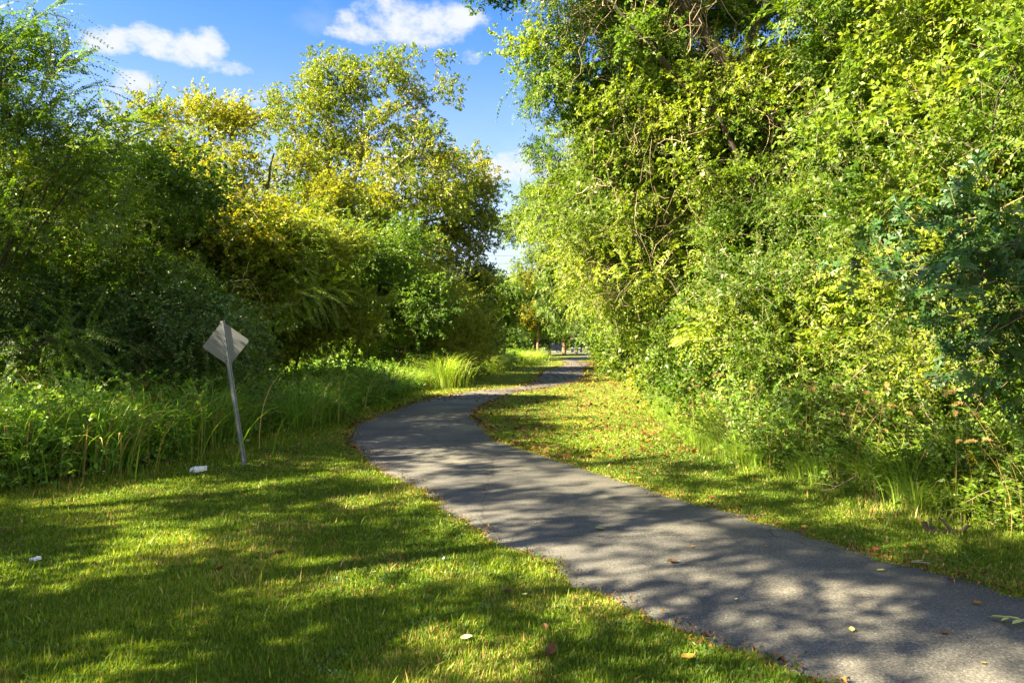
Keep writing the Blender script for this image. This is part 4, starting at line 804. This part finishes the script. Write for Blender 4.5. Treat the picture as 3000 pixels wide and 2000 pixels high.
keep = grid_noise(X, Y, 1.3, 6) > .33 + .25 * (rng.random(n) - .5); X, Y = X[keep], Y[keep]; small = np.concatenate([np.ones(len(X)), rng.uniform(.12, .45, ne)]); X = np.concatenate([X, Xe]); Y = np.concatenate([Y, Ye]); n = len(X)
onp = in_path(X, Y); a = rng.random(n) * 6.28; l = rng.uniform(.03, .055, n) * (1 + Y * .010) * small; ax = np.stack([np.cos(a), np.sin(a), rng.normal(0, .3, n)], 1); bx = np.stack([-np.sin(a), np.cos(a), rng.normal(0, .5, n)], 1)
p = np.stack([X, Y, np.where(onp, .030, np.where(small < 1, .018, .045))], 1); up = np.array([0, 0, .018])
V = np.stack([p - ax * l[:, None], p + bx * l[:, None] * .45 + up, p + ax * l[:, None], p - bx * l[:, None] * .45 + up], 1).reshape(-1, 3)
tag(link('leaf_litter', quadmesh('leaf_litter', V, np.arange(4 * n).reshape(-1, 4), [M['dead_leaf'], M['fall_leaf']], (rng.random(n) < .4).astype(int), np.clip(rng.normal(.5, .3, n), 0, 1))), 'thin litter of brown and orange leaves over the far lawn and path', 'leaf litter', kind='stuff')
# fresh compound leaf at the right frame edge
v, q, mi, ti = place([spray(.24, 9, .13, .020, 'opp', .0, ang=40, jit=.1, six=True, pair_up=.02)], np.array([[0, 0, .03.__float__()]]), np.array([[-1, .15, .05]]), np.array([1.0]), np.array([.85]), .1, roll=.1)
o = link('compound_leaf', quadmesh('compound_leaf', v, q, [M['green_leaf'], M['twig']], mi, ti)); g = G(3085, 1852); o.location = (g[0], g[1], .02); tag(o, 'fresh green compound leaf on the asphalt at the right frame edge', 'leaf')

# ---------------------------------------------------------------- sticks and dead wood
def stick(pts, r, label, m='bark', forks=(), name='stick', cat='stick', loc=(0, 0)):
    ch = [(smooth_chain(pts, 4, .003), None)]; ch = [(c, np.linspace(r, r * .5, len(c))) for c, _ in ch]
    for fk in forks: c = smooth_chain(fk, 4, .002); ch.append((c, np.linspace(r * .7, r * .25, len(c))))
    v, q = tubes(ch, 7); o = link(name, quadmesh(name, v, q, M[m], smooth=True)); o.location = (loc[0], loc[1], 0); return tag(o, label, cat)
g = G(2195, 1522); stick([(-.19,-.01,.03),(-.08,.015,.04),(.04,.0,.035),(.2,.05,.04)], .007, 'grey forked stick on the right path edge', forks=[[(-.08,.015,.04),(-.15,.06,.05)],[(.04,0,.035),(.12,-.03,.04)]], loc=g)
g = G(2832, 1713); stick([(-.1,.05,.03),(0,.01,.035),(.09,-.05,.03)], .006, 'short dark twig on the lower right path margin', loc=g)
g = G(2700, 1660); stick([(-.06,.03,.03),(.05,-.03,.035)], .009, 'short bleached stick at the right path margin', m='bark_pale', loc=g)
g = G(2480, 1452); stick([(-.3,-.05,.06),(-.1,0,.10),(.15,.05,.22),(.4,.1,.34)], .007, 'thin fallen branch leaning out of the right weeds', m='vine', forks=[[(-.1,0,.10),(-.32,.08,.13)],[(.15,.05,.22),(-.1,.1,.26)],[(.15,.05,.22),(.32,-.05,.2)]], loc=g)
g = G(2775, 1572); stick([(-.20,.0,.13),(-.17,.0,.06),(-.10,-.01,.04),(.0,.0,.05),(.10,.0,.035),(.2,.02,.04)], .024, 'curled dark brown piece of dead wood at the foot of the right weeds', m='bark',
      forks=[[(-.10,0,.04),(-.13,.02,.11),(-.12,.02,.16)],[(.06,0,.04),(.0,.03,.11),(-.05,.03,.16)],[(.12,0,.04),(.17,.0,.09),(.23,.02,.08)]], name='dead_wood', cat='dead wood', loc=g)

# ---------------------------------------------------------------- plants along the right edge
near_tuft = [grass_clump_mesh('grass_tuft', 300, (.35, .75), .0055, .15, 'weed', (.9, 2.3), .8, straw=.05) for _ in range(2)]
for u, v, s, lb in [(2690,1470,1.0,'bright lush grass tuft in front of the right thicket'), (2590,1440,.8,'smaller grass tuft left of the bright lush one'), (2820,1500,.75,'grass tuft by the dead wood at right'), (2420,1415,.7,'grass tuft at the shaded foot of the thicket')]:
    g = G(u, v); o = link('grass_tuft', near_tuft[int(u) % 2]); o.location = (g[0] - .12, g[1] - .05, 0); o.scale = (s * 1.15, s * 1.15, s * 1.15); o.rotation_euler.z = u; tag(o, lb, 'grass tuft')
scatter(near_tuft, 'grass_tuft', [(xRB(y) + rng.uniform(-.15, .5), y) for y in 5.6 * (22 / 5.6) ** rng.random(44)], 'small grass tuft along the edge of the right thicket', 'grass tuft', 'grass tufts along the right thicket', .45, .8)
def goldenrod_mesh(seed):
    H = .75 + .2 * (seed % 3); ch, pos, dr = [], [], []; pts = np.array([(-.22 * s ** 2, 0, H * s) for s in np.linspace(0, 1, 8)]); ch.append((pts, np.linspace(.004, .002, 8)))
    V, Q = tubes(ch, 4); V = list(V); Q = [list(x) for x in Q]; MI = [1] * len(Q); TI = [.5] * len(Q)
    lp = np.array([(-.22 * s ** 2, 0, H * s) for s in np.linspace(.15, .8, 26)]); a = np.arange(26) * 2.4; ld = np.stack([np.cos(a), np.sin(a), np.full(26, .5)], 1)
    lf = spray(.02, 1, .085, .009, 'alt', 0, ang=0, six=True); v2, q2, m2, t2 = place([lf], lp, ld, np.ones(26), np.full(26, .5)); Q += (q2 + len(V)).tolist(); V += list(v2); MI += [0] * len(q2); TI += list(t2)
    for k in range(9):
        s = .80 + .2 * k / 9; b = np.array([-.22 * s * s, 0, H * s]); an = rng.uniform(-1, 1) + pi; L = .10 * (1.1 - (s - .8) * 3)
        for j in range(26):
            u_ = j / 26; p = b + np.array([cos(an) * L * u_, sin(an) * L * u_, .04 * sin(u_ * 3)]) + rng.normal(0, .004, 3); w_ = .0035
            i = len(V); V += [p + rng.normal(0, w_, 3) for _ in range(4)]; Q.append([i, i+1, i+2, i+3]); MI.append(2); TI.append(rng.random())
    return quadmesh('goldenrod', np.array(V), np.array(Q), [M['weed'], M['twig'], M['goldenrod']], MI, TI)
GS = .8
gr = [goldenrod_mesh(k) for k in range(3)]
for u, v, Y_, lb, s in [(2530,1225,6.9,'goldenrod with a bright yellow plume left of the tall one in the right weeds',1.0), (2720,1180,6.6,'tallest goldenrod with yellow plume in the right weeds',1.15), (2330,1425,7.4,'low goldenrod spray lying over the right lawn edge',.5),
                       (2100,1160,10.5,'goldenrod bloom at the foot of the bright thicket',.9), (1990,1190,12.5,'small distant goldenrod by the right lawn',.8), (2985,1560,5.7,'goldenrod clump at the right frame edge',.5), (2880,1290,6.2,'goldenrod leaning in front of the near thicket',.9)]:
    p = P(u, v, Y_); o = link('goldenrod', gr[int(u) % 3]); o.location = (p[0] + .12, p[1], p[2] - .85 * s if p[2] > .85 * s else 0); o.location.z = max(0, min(o.location.z, .35)); o.scale = (s, s, s * max(.6, (p[2] - o.location.z) / (.88 * s))); o.rotation_euler.z = rng.normal(0, .5); tag(o, lb, 'goldenrod')
def foxtail_mesh():
    H = .85; d = rng.uniform(.15, .4); pts = np.array([(-d * s ** 3, 0, H * s) for s in np.linspace(0, 1, 9)]); V, Q = tubes([(pts, np.linspace(.002, .001, 9))], 3); V = list(V); Q = [list(x) for x in Q]; MI = [0] * len(Q)
    for k in range(150):
        s = rng.random(); b = np.array([-d - .10 * s, 0, H + .02 + .05 * s * (1 - 1.3 * s)]); dd = nrm(np.array([-.6, rng.normal(), rng.normal()])); sd2 = nrm(np.cross(dd, rng.normal(0, 1, 3))) * .0012; L = .022 * (1 - .5 * abs(s - .4))
        i = len(V); V += [b - sd2, b + sd2, b + dd * L + sd2 * .3, b + dd * L - sd2 * .3]; Q.append([i, i+1, i+2, i+3]); MI.append(0)
    return quadmesh('foxtail_plant', np.array(V), np.array(Q), [M['straw']], MI, np.clip(rng.normal(.7, .2, len(Q)), 0, 1))
fx = [foxtail_mesh() for _ in range(3)]
scatter(fx, 'foxtail_plant', [(xRB(y) + rng.uniform(-.1, .45), y) for y in 5.4 * (13 / 5.4) ** rng.random(60)], 'tan bristly foxtail seed head in the right weeds', 'foxtail grass', 'foxtail seed heads in the right weeds', .8, 1.5)
rw = [weed_mesh('leafy_weed', 8, (.5, 1.0), 'small', 1.0, .18, .5) for _ in range(3)] + [weed_mesh('leafy_weed', 6, (.5, .9), 'broad', 1.0, .18, .55) for _ in range(2)]
scatter(rw, 'leafy_weed', [(xRB(y) + rng.uniform(.15, 1.3), y) for y in 5.2 * (24 / 5.2) ** rng.random(70)], 'leafy weed at the foot of the right thicket', 'weed', 'leafy weeds at the foot of the right thicket', .8, 1.3)

# red flowers and asters in the left weeds
def flower_mesh(name, m, n, r, H):
    V, Q = tubes([(np.array([(0, 0, 0), (.02, 0, H * .5), (0, .02, H)]), np.array([.004, .003, .002]))], 4); V = list(V); Q = [list(x) for x in Q]; MI = [0] * len(Q)
    for k in range(n):
        p = np.array([0, .02, H]) + rng.normal(0, r, 3) * (1, 1, 1.3); i = len(V); V += [p + rng.normal(0, .008, 3) for _ in range(4)]; Q.append([i, i+1, i+2, i+3]); MI.append(1)
    return quadmesh(name, np.array(V), np.array(Q), [M['weed'], m], MI, np.full(len(Q), .5))
redf = flower_mesh('red_flower', simple('red_petal', (.62, .03, .02), .6), 16, .014, 1.25)
for u, v, Y_, lb in [(128,1128,9.2,'single red flower spike farthest left above the weeds'), (357,1118,9.6,'red flower on the left of the close pair above the weeds'), (370,1100,9.6,'taller red flower of the close pair above the weeds'), (420,1122,9.8,'red flower spike nearest the road sign')]:
    p = P(u, v, Y_); o = link('red_flower', redf); o.location = (p[0], p[1], 0); o.scale = (1, 1, p[2] / 1.25); tag(o, lb, 'flower')
ast = flower_mesh('aster', simple('pale_lilac_petal', (.55, .5, .72), .6), 14, .09, .45)
scatter([ast], 'aster', [(xLB(y) - rng.uniform(-.1, .5), y) for y in 17 * (30 / 17) ** rng.random(26)], 'pale lilac aster flowers at the verge by the path bend', 'flower', 'lilac asters by the path bend', .7, 1.2)

# ---------------------------------------------------------------- far end of the path
M['carpaint'] = simple('dark_blue_car_paint', (.035, .05, .085), .25, .3); M['glass'] = simple('dark_car_glass', (.02, .025, .03), .08); M['tyre'] = simple('tyre_rubber', (.02, .02, .02), .85)
M['rim'] = simple('alloy_rim', (.55, .56, .58), .3, .8); M['lamp'] = simple('headlight_lens', (.75, .78, .8), .15); M['chrome'] = simple('chrome_trim', (.6, .62, .65), .2, .9)
def car(name, label, loc, rz):
    r = empty(name, loc, label, 'car', rz=rz)
    side = [(-2.25,.35),(-2.3,.75),(-2.1,.98),(-1.1,1.08),(-.45,1.08),(2.2,1.05),(2.3,.7),(2.25,.35)]
    def loft(sec, half, m, nm, inset=.0):
        n = len(sec); V = [(x, -half + (inset if z > 1.1 else 0), z) for x, z in sec] + [(x, half - (inset if z > 1.1 else 0), z) for x, z in sec]
        F = [tuple(range(n)), tuple(range(2*n - 1, n - 1, -1))] + [(i, i + n, (i + 1) % n + n, (i + 1) % n) for i in range(n)]
        return bevel(bm_obj(nm, [(V, F, m)], r), .05, 3)
    loft(side, .9, M['carpaint'], 'body'); loft([(-1.15,1.07),(-.45,1.58),(-.2,1.66),(1.6,1.66),(2.15,1.07)], .82, M['glass'], 'cabin_glass', .14)
    loft([(-.35,1.60),(-.2,1.70),(1.6,1.70),(1.8,1.60)], .72, M['carpaint'], 'roof')
    for x in (-1.4, 1.4):
        for s in (-1, 1):
            v, q = tubes([(np.array([[x, s * .72, .34], [x, s * .75, .34], [x, s * .91, .34], [x, s * .93, .34]]), np.array([.30, .34, .34, .30]))], 20); w_ = link('wheel', quadmesh('wheel', v, q, M['tyre'], smooth=True), r)
            pr = []; 
            for k in range(5):
                a = k * 2 * pi / 5; pr.append(([(x, s*.935, .34), (x + .22*cos(a-.22), s*.94, .34 + .22*sin(a-.22)), (x + .22*cos(a+.22), s*.94, .34 + .22*sin(a+.22))], [(0, 1, 2)], M['rim']))
            v, q = tubes([(np.array([[x, s*.92, .34], [x, s*.945, .34]]), np.array([.24, .22]))], 20); pr.append((v, q.tolist(), M['rim'])); bm_obj('rim', pr, w_)
    for s in (-1, 1):
        v, f = box(-2.33, -2.15, s*.62 - .17, s*.62 + .17, .72, .88); bevel(bm_obj('headlight', [(v, f, M['lamp'])], r), .02)
    v, f = box(-2.34, -2.2, -.40, .40, .60, .84); bm_obj('grille', [(v, f, M['chrome'])], r)
    for z0 in (.45,): v, f = box(-2.34, -2.18, -.7, .7, z0, z0 + .07); bm_obj('bumper_trim', [(v, f, M['chrome'])], r)
    return r
p = P(1622, 1029, 124); car('parked_car', 'dark blue parked car with bright headlight glimpsed past the grass mound', (p[0], 124, .02), radians(28))
p = P(1690, 1029, 128); car('parked_car', 'second dark car parked in shade right of the thick trunk', (p[0], 128, .02), radians(80))
M['white_wall'] = noise_mat('white_siding', [(.6,.62,.62),(.72,.73,.73),(.8,.8,.8)], scale=2, stretch=(.2,.2,8), bump=.2); M['roof'] = noise_mat('brown_shingle', [(.10,.06,.04),(.17,.10,.07),(.22,.15,.1)], scale=4)
hx = P(1478, 1030, 104)[0]; hs_ = empty('white_house', (hx - 4, 104, 0), 'white gabled house corner showing through the far trees left of the path', 'house')
v, f = box(-5, 5.2, 0, 8, 0, 2.7); bm_obj('wall', [(v, f, M['white_wall'])], hs_)
bm_obj('roof', [([(-5.5,-.5,2.6),(5.7,-.5,2.6),(5.7,8.5,2.6),(-5.5,8.5,2.6),(-5.5,4,5.0),(5.7,4,5.0)], [(0,1,5,4),(2,3,4,5),(0,4,3),(1,2,5)], M['roof'])], hs_)
for x in (-2.5, 1.2, 3.9):
    v, f = box(x - .45, x + .45, -.03, .06, 1.0, 2.1); wd = bm_obj('window', [(v, f, simple('window_trim', (.7,.7,.7), .5))], hs_); v, f = box(x - .38, x + .38, -.034, -.031, 1.07, 2.03); bm_obj('pane', [(v, f, M['glass'])], wd)

def far_tree(x, y, hc, r, lf, lb, tr=.16, bark='bark', nc=90, name='far_tree', size=3.4, lean=0):
    plant(name, lb, 'tree', (x, y), [St((x,y,0,tr),(x+lean*.5,y,hc*.6,tr*.8),(x+lean,y,hc,tr*.45))], [(x+lean,y,hc,r,r*.8,r*.75),(x+lean-r*.6,y,hc-r*.35,r*.7,r*.7,r*.55),(x+lean+r*.6,y,hc-r*.3,r*.75,r*.7,r*.6)], lf, 'broad', nc, 36, .75, size, bark=bark, pref=.5, inner=.3)
far_tree(P(1568,0,76)[0], 76, 5.6, 2.8, 'lit_green', 'far tree with dark trunk standing beside the orange-barked pole trunk', .30)
far_tree(P(1576,0,74)[0], 74, 6.6, 2.4, 'yellow_green', 'far slim tree with sunlit orange bark above the grass mound', .15, 'bark_warm')
far_tree(P(1652,0,106)[0], 106, 6.2, 3.0, 'gold', 'far tree with thick brown trunk and golden low crown', .36, 'bark_warm')
far_tree(P(1690,0,106)[0], 106.5, 6.6, 3.0, 'gold', 'far slender tree with orange-tinged crown right of the thick trunk', .22, 'bark_pale')
far_tree(P(1708,0,152)[0], 152, 8.5, 3.4, 'lit_green', 'distant pale-trunked tree beyond the road, left one of two', .25, 'bark_pale')
far_tree(P(1722,0,152)[0], 153, 8.5, 3.4, 'yellow_green', 'distant pale-trunked tree beyond the road, right one of two', .25, 'bark_pale')
far_tree(P(1745,0,95)[0], 95, 4.8, 3.2, 'mid_green', 'far dark tree closing the right end of the path', .3)
far_tree(P(1610,0,98)[0], 98, 7.6, 3.4, 'lit_green', 'far tree whose crown hangs above the parked car', .22)
far_tree(P(1530,0,92)[0], 92, 5.2, 3.6, 'mid_green', 'far tree right of the white house', .25)
far_tree(P(1440,0,95)[0], 95, 4.8, 3.6, 'mid_green', 'far tree hiding the left part of the white house', .25)
far_tree(P(1380,0,84)[0], 84, 4.2, 3.6, 'lit_green', 'low far tree at the left of the white house', .25)
for k, (x, y, hc, r) in enumerate([(-70,150,7,9),(-52,165,8,9),(-36,160,8,9),(-20,170,8,9),(-6,165,7,8),(6,172,8,8),(20,168,9,9),(34,160,8,9),(50,150,8,9)]):
    lf = ['mid_green','lit_green','olive'][k % 3]
    plant('horizon_tree', 'distant tree in the line closing the horizon beyond the road', 'tree', (x, y), [St((x,y,0,.4),(x,y,hc,.2))], [(x,y,hc,r,r*.5,r*.6),(x-r*.5,y-1,hc*.45,r*.8,r*.4,hc*.5),(x+r*.5,y-1,hc*.45,r*.8,r*.4,hc*.5)], lf, 'broad', 110, 40, 1.3, 5.5, pref=.35, inner=.3, group='tree line beyond the far road')
# bare dead branches reaching over the path far away
bx_, by_ = 8.6, 66.0
st = [St((bx_,by_,0,.12),(bx_-.2,by_,1.6,.09),(bx_-.7,by_,2.1,.07),(bx_-1.8,by_-.2,2.2,.05),(bx_-3.0,by_-.3,2.05,.02))] + [St((bx_-.5,by_,1.9,.05),(bx_-1.5,by_+rng.normal(0,.3),2.1+k*.25,.03),(bx_-2.4-rng.random(),by_,2.2+k*.42,.012)) for k in range(5)]
root = empty('bare_tree', (bx_, by_, 0), 'small bare tree with pale leafless branches over the far path', 'tree'); chs = [(smooth_chain(s, 5, .0)[:, :3], smooth_chain(s, 5, 0)[:, 3]) for s in st]
v, q = tubes(chs, 6); link('trunk', quadmesh('trunk', v - np.array([bx_, by_, 0]), q, M['bark_pale'], smooth=True), root)
fine = []
for k in range(40):
    s = st[rng.integers(1, 6)]; b = s[1, :3] + (s[2, :3] - s[1, :3]) * rng.random(); d = nrm(np.array([-.5, rng.normal(0, .5), rng.normal(0, .7)])); fine.append((np.array([b, b + d * .4, b + d * .8 + [0, 0, rng.normal(0, .15)]]), np.array([.012, .009, .005])))
v, q = tubes(fine, 4); link('twigs', quadmesh('twigs', v - np.array([bx_, by_, 0]), q, M['bark_pale'], smooth=True), root)
# power lines crossing beyond the trees
M['wire'] = simple('black_wire', (.02, .02, .02), .6)
for k, (z0, lb) in enumerate([(12.9, 'topmost thin power line in the sky gap'), (11.9, 'middle thin power line in the sky gap'), (10.6, 'lowest thin power line in the sky gap')]):
    pts = np.array([(x, 88 + x * .06, z0 + ((x / 60) ** 2) * 1.6 + x * -.02) for x in np.linspace(-45, 45, 30)]); v, q = tubes([(pts, np.full(30, .02))], 5); tag(link('power_line', quadmesh('power_line', v, q, M['wire'])), lb, 'power line')
